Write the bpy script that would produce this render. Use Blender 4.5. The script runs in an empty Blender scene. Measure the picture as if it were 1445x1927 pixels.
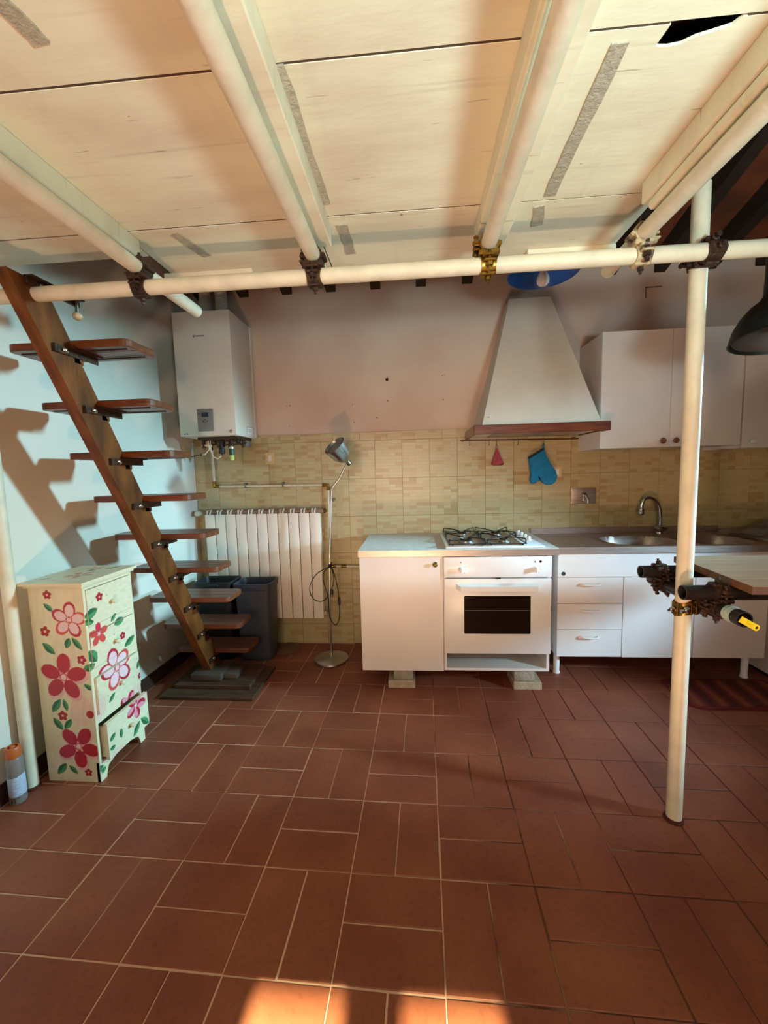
import bpy, bmesh, math, random
import numpy as np
from mathutils import Vector, Matrix
random.seed(7)
C = bpy.context.scene.collection
PI = math.pi

# ------------------------------------------------------------------ camera
H = 1.3194
cam_d = bpy.data.cameras.new('camera'); cam = bpy.data.objects.new('camera', cam_d); C.objects.link(cam)
pitch, roll, wy = 0.0989592, -0.0265102, math.radians(-4.32086)
def cam_axes():
    cp, sp = math.cos(pitch), math.sin(pitch)
    f = np.array([0, cp, -sp]); u = np.array([0, sp, cp]); r = np.array([1., 0, 0])
    r2 = math.cos(roll)*r + math.sin(roll)*u; u2 = -math.sin(roll)*r + math.cos(roll)*u
    Z = np.array([[math.cos(wy), -math.sin(wy), 0], [math.sin(wy), math.cos(wy), 0], [0, 0, 1]])
    return np.array([r2, u2, f]) @ Z
AX = cam_axes(); FPX = 754.387; CX, CY = 722.5, 963.5
cam.matrix_world = Matrix(((AX[0][0], AX[1][0], -AX[2][0], 0), (AX[0][1], AX[1][1], -AX[2][1], 0),
                           (AX[0][2], AX[1][2], -AX[2][2], H), (0, 0, 0, 1)))
cam_d.sensor_fit = 'HORIZONTAL'; cam_d.sensor_width = 36; cam_d.lens = FPX/1445*36
cam_d.clip_start = 0.02
bpy.context.scene.camera = cam
def ray(x, y): return np.array([(x-CX)/FPX, -(y-CY)/FPX, 1.0]) @ AX
def onY(x, y, Y): d = ray(x, y); t = Y/d[1]; return Vector((d[0]*t, Y, H+d[2]*t))
def onX(x, y, X): d = ray(x, y); t = X/d[0]; return Vector((X, d[1]*t, H+d[2]*t))

# ------------------------------------------------------------------ world, sun, added daylight and fill lamps, exposure
w = bpy.data.worlds.new('world'); bpy.context.scene.world = w; w.use_nodes = True
bg = w.node_tree.nodes['Background']; bg.inputs[0].default_value = (.62, .80, 1, 1); bg.inputs[1].default_value = .12
def look(o, d): o.rotation_euler = Vector(d).to_track_quat('-Z', 'Y').to_euler()
sd = bpy.data.lights.new('sun', 'SUN'); sun = bpy.data.objects.new('sun', sd); C.objects.link(sun)
sd.energy = 58; sd.color = (1, .98, .58); sd.angle = .012; look(sun, (0, 1, -.60)); sun.location = (0, -6, 4)
def area(name, loc, d, sx, sy, e, col, spread=180):
    l = bpy.data.lights.new(name, 'AREA'); l.shape = 'RECTANGLE'; l.size = sx; l.size_y = sy; l.energy = e; l.color = col
    l.spread = math.radians(spread)
    o = bpy.data.objects.new(name, l); C.objects.link(o); o.location = loc; look(o, d); return o
area('daylight_rear_stand_in', (.95, -1.0, 1.2), (-.25, 1, 1.5), .36, .3, 64, (.68, 1, 1), 106)  # unseen lamp added mid-room behind the camera, aimed up; rear daylight is assumed
area('warm_rear_fill', (-.35, -2.5, 1.25), (.13, 1, -.04), 1.5, 1.1, 13, (1, .66, .46), 58)  # unseen warm fill added to light the kitchen fronts
def spot(name, loc, tgt, e, col, cone, blend, rad):
    l = bpy.data.lights.new(name, 'SPOT'); l.energy = e; l.color = col; l.spot_size = math.radians(cone); l.spot_blend = blend; l.shadow_soft_size = rad
    o = bpy.data.objects.new(name, l); C.objects.link(o); o.location = loc; look(o, Vector(tgt)-Vector(loc)); return o
spot('daylight_right_back_stand_in', (3.5, 2.2, 2.2), (-1.7, 1.75, .80), 1350, (.42, .86, 1), 35, .75, .14)  # unseen spot added near the right wall, for assumed daylight on the left wall
spot('daylight_right_stand_in', (3.5, .75, 1.4), (.30, 2.35, .50), 760, (.46, .78, 1), 39, .7, .12)  # second added spot with no window behind it; daylight on the kitchen assumed
spot('floor_glint_stand_in', (-.1, .10, .05), (-.1, .5, 2.2), 84, (1, .62, .38), 160, .4, .05)  # spot added just above the floor, standing in for sun reflected off the tiles
vs = bpy.context.scene.view_settings
vs.view_transform = 'Standard'; vs.look = 'None'; vs.gamma = 1; vs.use_curve_mapping = False; vs.exposure = -.42
bpy.context.scene.cycles.caustics_reflective = False; bpy.context.scene.cycles.caustics_refractive = False; bpy.context.scene.cycles.sample_clamp_indirect = 12

# ------------------------------------------------------------------ materials
def s2l(c):
    return tuple(((v/255)/12.92 if v/255 <= .04045 else ((v/255+.055)/1.055)**2.4) for v in c)
MATS = {}
def mat(name, col, rough=.6, metal=0, var=.06, vscale=8, bump=0, bscale=60, spec=.5, col2=None, cscale=None, stretch=None, trans=0, thr=(.35, .7), coat=0):
    if name in MATS: return MATS[name]
    m = bpy.data.materials.new(name); m.use_nodes = True; nt = m.node_tree; n = nt.nodes; L = nt.links
    b = n['Principled BSDF']; b.inputs['Roughness'].default_value = rough; b.inputs['Metallic'].default_value = metal
    b.inputs['Specular IOR Level'].default_value = spec; b.inputs['Coat Weight'].default_value = coat
    b.inputs['Transmission Weight'].default_value = trans
    c = s2l(col)
    tc = n.new('ShaderNodeTexCoord'); mp = n.new('ShaderNodeMapping'); L.new(tc.outputs['Object'], mp.inputs[0])
    if stretch: mp.inputs['Scale'].default_value = stretch
    nz = n.new('ShaderNodeTexNoise'); nz.inputs['Scale'].default_value = cscale or vscale; nz.inputs['Detail'].default_value = 5
    L.new(mp.outputs[0], nz.inputs['Vector'])
    rp = n.new('ShaderNodeValToRGB'); L.new(nz.outputs['Fac'], rp.inputs[0])
    if col2:
        c2 = s2l(col2)
    else:
        c2 = tuple(v*(1-2.5*var) for v in c)
    rp.color_ramp.elements[0].color = (*c2, 1); rp.color_ramp.elements[1].color = (*c, 1)
    rp.color_ramp.elements[0].position, rp.color_ramp.elements[1].position = thr
    L.new(rp.outputs[0], b.inputs['Base Color'])
    if bump:
        nb = n.new('ShaderNodeTexNoise'); nb.inputs['Scale'].default_value = bscale; nb.inputs['Detail'].default_value = 4
        L.new(mp.outputs[0], nb.inputs['Vector'])
        bm_ = n.new('ShaderNodeBump'); bm_.inputs['Strength'].default_value = bump; bm_.inputs['Distance'].default_value = .01
        L.new(nb.outputs['Fac'], bm_.inputs['Height']); L.new(bm_.outputs[0], b.inputs['Normal'])
    MATS[name] = m; return m
M_white = mat('white_laminate', (232, 226, 222), .42, var=.02, vscale=5)
M_whiteA = mat('white_enamel', (236, 236, 236), .3, var=.015)
M_offwhite = mat('hood_plaster', (222, 214, 200), .6, var=.03, bump=.05)
M_paintw = mat('tube_paint', (226, 216, 192), .5, var=.06, vscale=14, bump=.10, bscale=70, thr=(.3, .6))
M_ceil = mat('painted_board', (236, 231, 206), .75, bump=.2, bscale=12, col2=(216, 202, 178), cscale=3.2, stretch=(.6, 1.6, 1), thr=(.3, .58))
def ceil_mat(m):
    nt = m.node_tree; n = nt.nodes; L = nt.links; b = n['Principled BSDF']; src = b.inputs['Base Color'].links[0].from_socket
    g = n.new('ShaderNodeNewGeometry')
    for scl, st, lo, hi, amt, colr in ((5, (.5, 9, 1), .60, .74, .25, (160, 150, 134)), (5, (1.2, 16, 1), .70, .72, .55, (120, 100, 80)), (4.2, (3.2, .35, 1), .60, .75, .3, (210, 200, 186)), (26, (1, 1, 1), .75, .765, .8, (126, 80, 50))):
        mp = n.new('ShaderNodeMapping'); mp.inputs['Scale'].default_value = st; mp.inputs['Location'].default_value = (scl*.37, scl*.11, 0); L.new(g.outputs['Position'], mp.inputs[0])
        nz = n.new('ShaderNodeTexNoise'); nz.inputs['Scale'].default_value = scl; nz.inputs['Detail'].default_value = 6; L.new(mp.outputs[0], nz.inputs['Vector'])
        mr = n.new('ShaderNodeMapRange'); mr.inputs['From Min'].default_value = lo; mr.inputs['From Max'].default_value = hi; mr.inputs['To Max'].default_value = amt; L.new(nz.outputs['Fac'], mr.inputs['Value'])
        mx = n.new('ShaderNodeMixRGB'); L.new(mr.outputs[0], mx.inputs[0]); L.new(src, mx.inputs[1]); mx.inputs[2].default_value = (*s2l(colr), 1); src = mx.outputs[0]
    L.new(src, b.inputs['Base Color'])
ceil_mat(M_ceil)
M_gauze = mat('joint_gauze', (192, 182, 164), .9, var=.1, vscale=70, bump=.4, bscale=160)
M_wall = mat('white_plaster', (226, 220, 208), .85, bump=.25, bscale=9, var=.03, vscale=2)
M_pinkwall = mat('pink_plaster', (216, 198, 184), .9, bump=.9, bscale=4, col2=(202, 176, 162), cscale=1.6, thr=(.35, .65))
M_skirt = mat('dark_skirting', (74, 44, 32), .5, var=.15)
M_wood = mat('varnished_wood', (128, 74, 30), .5, col2=(78, 42, 14), cscale=5, stretch=(6, 3, 1.2), bump=.12, bscale=24, thr=(.3, .7), spec=.3)
M_wood2 = mat('tread_wood', (124, 66, 34), .42, col2=(80, 42, 22), cscale=7, stretch=(.8, 8, 8), bump=.12, bscale=30, thr=(.3, .7), coat=.2)
M_trimwood = mat('hood_trim_wood', (128, 62, 34), .35, col2=(96, 44, 24), cscale=6, stretch=(1, 10, 10), coat=.2)
M_plinth = mat('old_plinth_wood', (92, 62, 40), .7, col2=(60, 38, 24), cscale=10, stretch=(1, 5, 1), bump=.3, bscale=40)
M_darkmetal = mat('dark_rusty_steel', (46, 40, 36), .5, .5, col2=(74, 50, 36), cscale=28, bump=.4, bscale=90, thr=(.4, .75))
M_steel = mat('bare_steel', (128, 122, 114), .4, .9, var=.15, vscale=30, bump=.15)
M_blackpipe = mat('black_steel_tube', (54, 56, 62), .4, .45, col2=(50, 42, 40), cscale=12, thr=(.45, .85), bump=.1)
M_brass = mat('brass', (170, 134, 60), .32, 1, col2=(110, 82, 40), cscale=30)
M_chrome = mat('chrome', (205, 205, 205), .14, 1, var=.05)
M_inox = mat('brushed_inox', (196, 178, 168), .40, .72, var=.06, vscale=30, stretch=(.3, 6, 6), col2=(168, 148, 138))
M_alu = mat('brushed_nickel', (186, 182, 176), .3, 1, var=.05)
M_black = mat('black_plastic', (22, 22, 24), .5, var=.05)
M_blackiron = mat('black_enamel', (24, 24, 26), .35, var=.05)
M_bin = mat('grey_bin_plastic', (58, 62, 74), .5, var=.05)
M_binblack = mat('black_bin_plastic', (26, 27, 30), .5, var=.05)
M_radiator = mat('radiator_enamel', (240, 232, 220), .4, var=.02)
M_boiler = mat('boiler_enamel', (222, 218, 208), .45, var=.02)
M_panelgrey = mat('grey_panel', (128, 128, 126), .5, var=.03)
M_screen = mat('dark_screen', (26, 26, 28), .2)
M_glass = mat('dark_oven_glass', (26, 16, 12), .08, var=0)
M_worktop = mat('grey_worktop', (238, 234, 230), .55, col2=(222, 216, 210), cscale=30)
M_tabletop = mat('pale_veneer', (200, 166, 138), .5, col2=(180, 142, 112), cscale=5, stretch=(1, 12, 12))
M_tableedge = mat('worn_edge', (118, 78, 50), .6, var=.15, vscale=30)
M_stone = mat('rough_stone', (170, 158, 136), .9, var=.12, vscale=30, bump=.7, bscale=60)
M_brick = mat('pale_brick', (186, 160, 130), .9, var=.1, vscale=40, bump=.4, bscale=80)
M_blue = mat('blue_shade_enamel', (20, 74, 148), .35, var=.03)
M_bulb = mat('opal_bulb', (214, 206, 206), .12, var=.01, coat=.6)
M_mitt = mat('blue_quilted_cotton', (14, 124, 172), .85, var=.1, vscale=20, bump=.5, bscale=90)
M_mittin = mat('dark_lining', (30, 40, 58), .9)
M_pinkcloth = mat('pink_cloth', (168, 66, 74), .9, var=.12, vscale=40, bump=.4)
M_lampshade = mat('black_green_enamel', (26, 30, 28), .5, var=.1)
M_lampin = mat('grey_inside', (74, 66, 64), .55, var=.05)
M_rafter = mat('dark_rafter', (50, 32, 20), .8, var=.2, vscale=10, stretch=(6, 1, 6), bump=.3)
M_roofboard = mat('terracotta_board', (138, 70, 34), .9, var=.2, vscale=5)
M_orange = mat('orange_cap', (196, 98, 44), .4, var=.04)
M_cantape = mat('grey_can', (150, 138, 134), .4, .2, var=.1, vscale=90, stretch=(1, 1, 12))
M_label = mat('white_label', (196, 206, 226), .5, col2=(150, 168, 200), cscale=60, stretch=(1, 1, 14), thr=(.42, .5))
M_ink = mat('dark_print', (48, 50, 60), .6)
M_yellow = mat('yellow_plastic', (250, 228, 24), .4, var=.03)
M_tape = mat('pale_tape', (190, 206, 200), .5, var=.1, vscale=60, stretch=(12, 1, 1))
M_cream = mat('cream_switch_plastic', (214, 190, 140), .4, var=.02)
M_pipewhite = mat('white_pipe_paint', (224, 212, 186), .5, var=.08, vscale=40)
M_greenplastic = mat('green_plastic', (20, 74, 48), .4)
M_limeplastic = mat('lime_plastic', (196, 210, 110), .35)
M_flue = mat('white_flue_plastic', (216, 210, 200), .6, var=.05)
M_disc = mat('clouded_plastic', (120, 84, 60), .5, var=.1)
M_cloth = mat('crumpled_cloth', (196, 186, 170), .9, var=.08, vscale=20, bump=.4)
M_rust = mat('rust_stain', (88, 30, 18), .9, var=.2, vscale=60)
M_cord = mat('black_cord', (18, 18, 20), .5)
M_knobglass = mat('amber_knob', (150, 100, 74), .2, .3, var=.1, vscale=60)
M_hole = mat('dark_hole', (30, 20, 14), .9)
M_tin = mat('grey_shelf_board', (196, 198, 190), .6)
M_windowframe = mat('window_frame_wood', (110, 72, 44), .5, var=.1)
M_clampcream = mat('painted_steel', (196, 176, 140), .5, .1, col2=(92, 66, 46), cscale=26, thr=(.36, .5), bump=.4)
M_concrete = mat('dark_foot_block', (84, 72, 64), .9, var=.1, bump=.3)

# floor tile: terracotta with slight per-piece variation
def tile_mat():
    m = bpy.data.materials.new('terracotta_tile'); m.use_nodes = True; n = m.node_tree.nodes; L = m.node_tree.links
    b = n['Principled BSDF']; b.inputs['Specular IOR Level'].default_value = .35
    g = n.new('ShaderNodeNewGeometry'); nz = n.new('ShaderNodeTexNoise'); nz.inputs['Scale'].default_value = 3.2; nz.inputs['Detail'].default_value = 8
    L.new(g.outputs['Position'], nz.inputs['Vector'])
    rp = n.new('ShaderNodeValToRGB'); rp.color_ramp.elements[0].position = .3; rp.color_ramp.elements[1].position = .72
    rp.color_ramp.elements[0].color = (*s2l((122, 62, 42)), 1); rp.color_ramp.elements[1].color = (*s2l((152, 88, 62)), 1)
    L.new(nz.outputs['Fac'], rp.inputs[0])
    oi = n.new('ShaderNodeObjectInfo'); mr = n.new('ShaderNodeMapRange'); mr.inputs['To Min'].default_value = .94; mr.inputs['To Max'].default_value = 1.05
    L.new(oi.outputs['Random'], mr.inputs['Value'])
    mx = n.new('ShaderNodeVectorMath'); mx.operation = 'SCALE'; L.new(rp.outputs[0], mx.inputs[0]); L.new(mr.outputs[0], mx.inputs['Scale'])
    # fine dark specks
    n2 = n.new('ShaderNodeTexNoise'); n2.inputs['Scale'].default_value = 60; n2.inputs['Detail'].default_value = 3; L.new(g.outputs['Position'], n2.inputs['Vector'])
    mr2 = n.new('ShaderNodeMapRange'); mr2.inputs['From Min'].default_value = .25; mr2.inputs['From Max'].default_value = .5; mr2.inputs['To Min'].default_value = .8
    L.new(n2.outputs['Fac'], mr2.inputs['Value'])
    mx2 = n.new('ShaderNodeVectorMath'); mx2.operation = 'SCALE'; L.new(mx.outputs[0], mx2.inputs[0]); L.new(mr2.outputs[0], mx2.inputs['Scale'])
    L.new(mx2.outputs[0], b.inputs['Base Color'])
    mr3 = n.new('ShaderNodeMapRange'); mr3.inputs['To Min'].default_value = .38; mr3.inputs['To Max'].default_value = .62
    L.new(nz.outputs['Fac'], mr3.inputs['Value']); L.new(mr3.outputs[0], b.inputs['Roughness'])
    bm_ = n.new('ShaderNodeBump'); bm_.inputs['Strength'].default_value = .12; bm_.inputs['Distance'].default_value = .01; L.new(nz.outputs['Fac'], bm_.inputs['Height'])
    L.new(bm_.outputs[0], b.inputs['Normal'])
    return m
def grout_mat():
    m = bpy.data.materials.new('floor_grout'); m.use_nodes = True; n = m.node_tree.nodes; L = m.node_tree.links
    b = n['Principled BSDF']; b.inputs['Roughness'].default_value = .9
    g = n.new('ShaderNodeNewGeometry'); nz = n.new('ShaderNodeTexNoise'); nz.inputs['Scale'].default_value = 2.3; nz.inputs['Detail'].default_value = 6
    L.new(g.outputs['Position'], nz.inputs['Vector'])
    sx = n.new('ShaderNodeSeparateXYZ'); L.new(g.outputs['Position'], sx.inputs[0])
    # grout turns darker towards the right half of the kitchen
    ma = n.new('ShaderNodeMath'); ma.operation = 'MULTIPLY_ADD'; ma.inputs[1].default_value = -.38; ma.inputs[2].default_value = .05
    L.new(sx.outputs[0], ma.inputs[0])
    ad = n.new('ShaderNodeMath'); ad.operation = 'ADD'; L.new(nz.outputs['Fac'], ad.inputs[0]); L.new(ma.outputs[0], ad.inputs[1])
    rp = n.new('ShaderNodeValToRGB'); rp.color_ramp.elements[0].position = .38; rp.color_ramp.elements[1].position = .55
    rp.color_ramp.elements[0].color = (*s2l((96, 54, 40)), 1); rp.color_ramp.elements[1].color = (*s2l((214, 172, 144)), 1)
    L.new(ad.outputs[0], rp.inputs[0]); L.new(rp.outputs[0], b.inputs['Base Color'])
    return m
def mosaic_mat():
    m = bpy.data.materials.new('mosaic_print_tile'); m.use_nodes = True; n = m.node_tree.nodes; L = m.node_tree.links
    b = n['Principled BSDF']; b.inputs['Roughness'].default_value = .3
    def math_(op, a, bb=None, c=None):
        x = n.new('ShaderNodeMath'); x.operation = op
        for i, v in enumerate((a, bb, c)):
            if v is None: continue
            if isinstance(v, (int, float)): x.inputs[i].default_value = v
            else: L.new(v, x.inputs[i])
        return x.outputs[0]
    g = n.new('ShaderNodeNewGeometry'); sx = n.new('ShaderNodeSeparateXYZ'); L.new(g.outputs['Position'], sx.inputs[0])
    u = math_('DIVIDE', math_('ADD', sx.outputs[0], .283+20*.2017), .2017/4)
    v = math_('DIVIDE', math_('ADD', sx.outputs[2], -.155+2.8), .28/12)
    fu = math_('FLOOR', u); fv = math_('FLOOR', v); fp = math_('FLOOR', math_('DIVIDE', u, 2))
    def wn(a, bb, s):
        cb = n.new('ShaderNodeCombineXYZ'); L.new(a, cb.inputs[0]); L.new(bb, cb.inputs[1]); cb.inputs[2].default_value = s
        x = n.new('ShaderNodeTexWhiteNoise'); L.new(cb.outputs[0], x.inputs['Vector']); return x.outputs['Value']
    single = wn(fu, fv, 1); pair = wn(fp, fv, 2); sel = math_('GREATER_THAN', wn(fp, fv, 3), .55)
    val = math_('ADD', math_('MULTIPLY', single, math_('SUBTRACT', 1, sel)), math_('MULTIPLY', pair, sel))
    rp = n.new('ShaderNodeValToRGB'); e = rp.color_ramp.elements
    e[0].position = 0; e[0].color = (*s2l((188, 176, 136)), 1); e[1].position = 1; e[1].color = (*s2l((172, 148, 106)), 1)
    a = e.new(.72); a.color = (*s2l((184, 168, 126)), 1); a = e.new(.86); a.color = (*s2l((178, 156, 114)), 1)
    L.new(val, rp.inputs[0])
    du = math_('ABSOLUTE', math_('SUBTRACT', math_('FRACT', math_('ADD', u, .5)), .5)); dv = math_('ABSOLUTE', math_('SUBTRACT', math_('FRACT', math_('ADD', v, .5)), .5))
    dpu = math_('MULTIPLY', math_('ABSOLUTE', math_('SUBTRACT', math_('FRACT', math_('ADD', math_('DIVIDE', u, 2), .5)), .5)), 2)
    du2 = math_('ADD', math_('MULTIPLY', du, math_('SUBTRACT', 1, sel)), math_('MULTIPLY', dpu, sel))
    mm = math_('MINIMUM', math_('MULTIPLY', du2, .0504), math_('MULTIPLY', dv, .0233))
    line = math_('LESS_THAN', mm, .0011)
    mx = n.new('ShaderNodeMixRGB'); L.new(math_('MULTIPLY', line, .32), mx.inputs[0]); L.new(rp.outputs[0], mx.inputs[1]); mx.inputs[2].default_value = (*s2l((160, 132, 92)), 1)
    L.new(mx.outputs[0], b.inputs['Base Color'])
    bm_ = n.new('ShaderNodeBump'); bm_.inputs['Strength'].default_value = .35; bm_.inputs['Distance'].default_value = .001; bm_.invert = True
    L.new(line, bm_.inputs['Height']); L.new(bm_.outputs[0], b.inputs['Normal'])
    return m
def rug_mat():
    m = bpy.data.materials.new('striped_rug'); m.use_nodes = True; n = m.node_tree.nodes; L = m.node_tree.links
    b = n['Principled BSDF']; b.inputs['Roughness'].default_value = .95
    g = n.new('ShaderNodeNewGeometry'); mp = n.new('ShaderNodeMapping'); L.new(g.outputs['Position'], mp.inputs[0]); mp.inputs['Rotation'].default_value = (0, 0, math.radians(8))
    wv = n.new('ShaderNodeTexWave'); wv.inputs['Scale'].default_value = 2.7; wv.inputs['Distortion'].default_value = 1.2; wv.inputs['Detail'].default_value = 3; L.new(mp.outputs[0], wv.inputs[0])
    rp = n.new('ShaderNodeValToRGB'); e = rp.color_ramp.elements; e[0].color = (*s2l((74, 20, 12)), 1); e[1].color = (*s2l((136, 66, 36)), 1)
    a = e.new(.45); a.color = (*s2l((104, 30, 20)), 1); a = e.new(.8); a.color = (*s2l((122, 48, 26)), 1)
    L.new(wv.outputs[0], rp.inputs[0]); L.new(rp.outputs[0], b.inputs['Base Color']); return m
def vcol_mat():
    m = bpy.data.materials.new('painted_flowers'); m.use_nodes = True; n = m.node_tree.nodes; L = m.node_tree.links
    b = n['Principled BSDF']; b.inputs['Roughness'].default_value = .45
    a = n.new('ShaderNodeAttribute'); a.attribute_name = 'paint'
    nz = n.new('ShaderNodeTexNoise'); nz.inputs['Scale'].default_value = 9; nz.inputs['Detail'].default_value = 6
    mr = n.new('ShaderNodeMapRange'); mr.inputs['From Min'].default_value = .3; mr.inputs['From Max'].default_value = .6; mr.inputs['To Min'].default_value = .88
    L.new(nz.outputs['Fac'], mr.inputs['Value'])
    mx = n.new('ShaderNodeVectorMath'); mx.operation = 'SCALE'; L.new(a.outputs['Color'], mx.inputs[0]); L.new(mr.outputs[0], mx.inputs['Scale'])
    L.new(mx.outputs[0], b.inputs['Base Color']); return m
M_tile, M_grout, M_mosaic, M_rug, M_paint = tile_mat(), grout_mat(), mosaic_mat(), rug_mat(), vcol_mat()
M_chest = mat('chest_cream_paint', (226, 218, 184), .45, var=.05)
M_wallgrout = mat('wall_grout', (168, 146, 106), .9)

# ------------------------------------------------------------------ mesh helpers
class MB:
    def __init__(s): s.bm = bmesh.new()
    def box(s, x0, x1, y0, y1, z0, z1, bev=0, seg=1, rot=None):
        g = bmesh.ops.create_cube(s.bm, size=1)['verts']
        c = Vector(((x0+x1)/2, (y0+y1)/2, (z0+z1)/2)); S = Vector((x1-x0, y1-y0, z1-z0))
        for v in g:
            p = Vector((v.co.x*S.x, v.co.y*S.y, v.co.z*S.z))
            v.co = p
        if bev:
            es = list({e for v in g for e in v.link_edges})
            r = bmesh.ops.bevel(s.bm, geom=es, offset=bev, segments=seg, affect='EDGES', profile=.5)
            g = list({v for f in r['faces'] for v in f.verts} | {v for v in g if v.is_valid})
        for v in g: v.co = (rot @ v.co if rot else v.co) + c
        return s
    def tube(s, pts, r, n=12, closed=False, caps=True):
        pts = [Vector(p) for p in pts]; N = len(pts)
        rs = r if isinstance(r, (list, tuple)) else [r]*N
        t0 = (pts[1]-pts[0]).normalized(); up = Vector((0, 0, 1)) if abs(t0.z) < .9 else Vector((1, 0, 0))
        nrm = t0.cross(up).normalized(); rings = []
        for i, p in enumerate(pts):
            if closed: t = (pts[(i+1) % N]-pts[i-1]).normalized()
            else: t = (pts[min(i+1, N-1)]-pts[max(i-1, 0)]).normalized()
            nrm = (nrm-t*nrm.dot(t)).normalized(); bn = t.cross(nrm)
            rings.append([s.bm.verts.new(p+rs[i]*(math.cos(2*PI*k/n)*nrm+math.sin(2*PI*k/n)*bn)) for k in range(n)])
        rng = range(N) if closed else range(N-1)
        for i in rng:
            a, b = rings[i], rings[(i+1) % N]
            for k in range(n): s.bm.faces.new((a[k], a[(k+1) % n], b[(k+1) % n], b[k]))
        if caps and not closed:
            s.bm.faces.new(list(reversed(rings[0]))); s.bm.faces.new(rings[-1])
        return s
    def hollow(s, p0, p1, r, ri, n=20):
        p0, p1 = Vector(p0), Vector(p1); t = (p1-p0).normalized(); up = Vector((0, 0, 1)) if abs(t.z) < .9 else Vector((1, 0, 0))
        a = t.cross(up).normalized(); b = t.cross(a)
        R = []
        for p, rr in ((p0, r), (p1, r), (p1, ri), (p0, ri)):
            R.append([s.bm.verts.new(p+rr*(math.cos(2*PI*k/n)*a+math.sin(2*PI*k/n)*b)) for k in range(n)])
        for i in range(4):
            A, B = R[i], R[(i+1) % 4]
            for k in range(n): s.bm.faces.new((A[k], A[(k+1) % n], B[(k+1) % n], B[k]))
        return s
    def lathe(s, prof, c, axis=(0, 0, 1), n=24, closed_prof=False):
        c = Vector(c); z = Vector(axis).normalized(); up = Vector((0, 1, 0)) if abs(z.y) < .9 else Vector((1, 0, 0))
        a = z.cross(up).normalized(); b = z.cross(a); R = []
        for rr, h in prof:
            if rr < 1e-6: R.append([s.bm.verts.new(c+z*h)])
            else: R.append([s.bm.verts.new(c+z*h+rr*(math.cos(2*PI*k/n)*a+math.sin(2*PI*k/n)*b)) for k in range(n)])
        prs = list(zip(R, R[1:])) + ([(R[-1], R[0])] if closed_prof else [])
        for A, B in prs:
            for k in range(n):
                k2 = (k+1) % n
                if len(A) == 1 and len(B) == 1: continue
                if len(A) == 1: s.bm.faces.new((A[0], B[k2], B[k]))
                elif len(B) == 1: s.bm.faces.new((A[k], A[k2], B[0]))
                else: s.bm.faces.new((A[k], A[k2], B[k2], B[k]))
        return s
    def prism(s, poly, axis, a0, a1):
        def P(u, v, a): return {'x': (a, u, v), 'y': (u, a, v), 'z': (u, v, a)}[axis]
        A = [s.bm.verts.new(P(u, v, a0)) for u, v in poly]; B = [s.bm.verts.new(P(u, v, a1)) for u, v in poly]
        n = len(poly); s.bm.faces.new(A); s.bm.faces.new(list(reversed(B)))
        for k in range(n): s.bm.faces.new((A[k], B[k], B[(k+1) % n], A[(k+1) % n]))
        return s
    def hull(s, bot, top):
        A = [s.bm.verts.new(p) for p in bot]; B = [s.bm.verts.new(p) for p in top]; n = len(A)
        s.bm.faces.new(A); s.bm.faces.new(list(reversed(B)))
        for k in range(n): s.bm.faces.new((A[k], B[k], B[(k+1) % n], A[(k+1) % n]))
        return s
    def ball(s, c, r, sc=(1, 1, 1), n=16):
        g = bmesh.ops.create_uvsphere(s.bm, u_segments=n, v_segments=max(6, n//2), radius=r)['verts']
        for v in g: v.co = Vector((v.co.x*sc[0], v.co.y*sc[1], v.co.z*sc[2]))+Vector(c)
        return s
    def quad(s, *p): s.bm.faces.new([s.bm.verts.new(q) for q in p]); return s
ROOT = {}
def wloc(o):
    while o is not None:
        if o.name in ROOT: return ROOT[o.name]
        o = o.parent
    return Vector((0, 0, 0))
def make_mesh(name, mb, m, off, smooth=True):
    bm = mb.bm; bmesh.ops.recalc_face_normals(bm, faces=bm.faces[:])
    bmesh.ops.translate(bm, verts=bm.verts[:], vec=-off)
    if smooth:
        for f in bm.faces: f.smooth = True
        for e in bm.edges:
            if len(e.link_faces) == 2 and e.calc_face_angle(0) > .55: e.smooth = False
    me = bpy.data.meshes.new(name); bm.to_mesh(me); bm.free()
    for x in (m if isinstance(m, (list, tuple)) else [m]): me.materials.append(x)
    return me
def part(name, mb, m, parent, label=None, smooth=True):
    o = bpy.data.objects.new(name, make_mesh(name, mb, m, wloc(parent), smooth)); C.objects.link(o); o.parent = parent
    if label: o['label'] = label
    return o
def thing(name, label, cat, loc, group=None):
    o = bpy.data.objects.new(name, None); C.objects.link(o); o.empty_display_size = .05; o.location = loc
    o['label'] = label; o['category'] = cat
    if group: o['group'] = group
    ROOT[o.name] = Vector(loc); return o
def solo(name, mb, m, label, cat, loc, group=None, smooth=True):
    loc = Vector(loc); o = bpy.data.objects.new(name, make_mesh(name, mb, m, loc, smooth)); C.objects.link(o); o.location = loc
    o['label'] = label; o['category'] = cat
    if group: o['group'] = group
    ROOT[o.name] = loc; return o
def struct(name, mb=None, m=None, label=None, smooth=False):
    if mb: o = bpy.data.objects.new(name, make_mesh(name, mb, m, Vector((0, 0, 0)), smooth))
    else: o = bpy.data.objects.new(name, None)
    C.objects.link(o); o['kind'] = 'structure'
    if label: o['label'] = label
    ROOT[o.name] = Vector((0, 0, 0)); return o
def inst(name, me, parent, loc, rz=0):
    o = bpy.data.objects.new(name, me); C.objects.link(o); o.parent = parent; o.location = loc; o.rotation_euler = (0, 0, rz); return o

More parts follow.
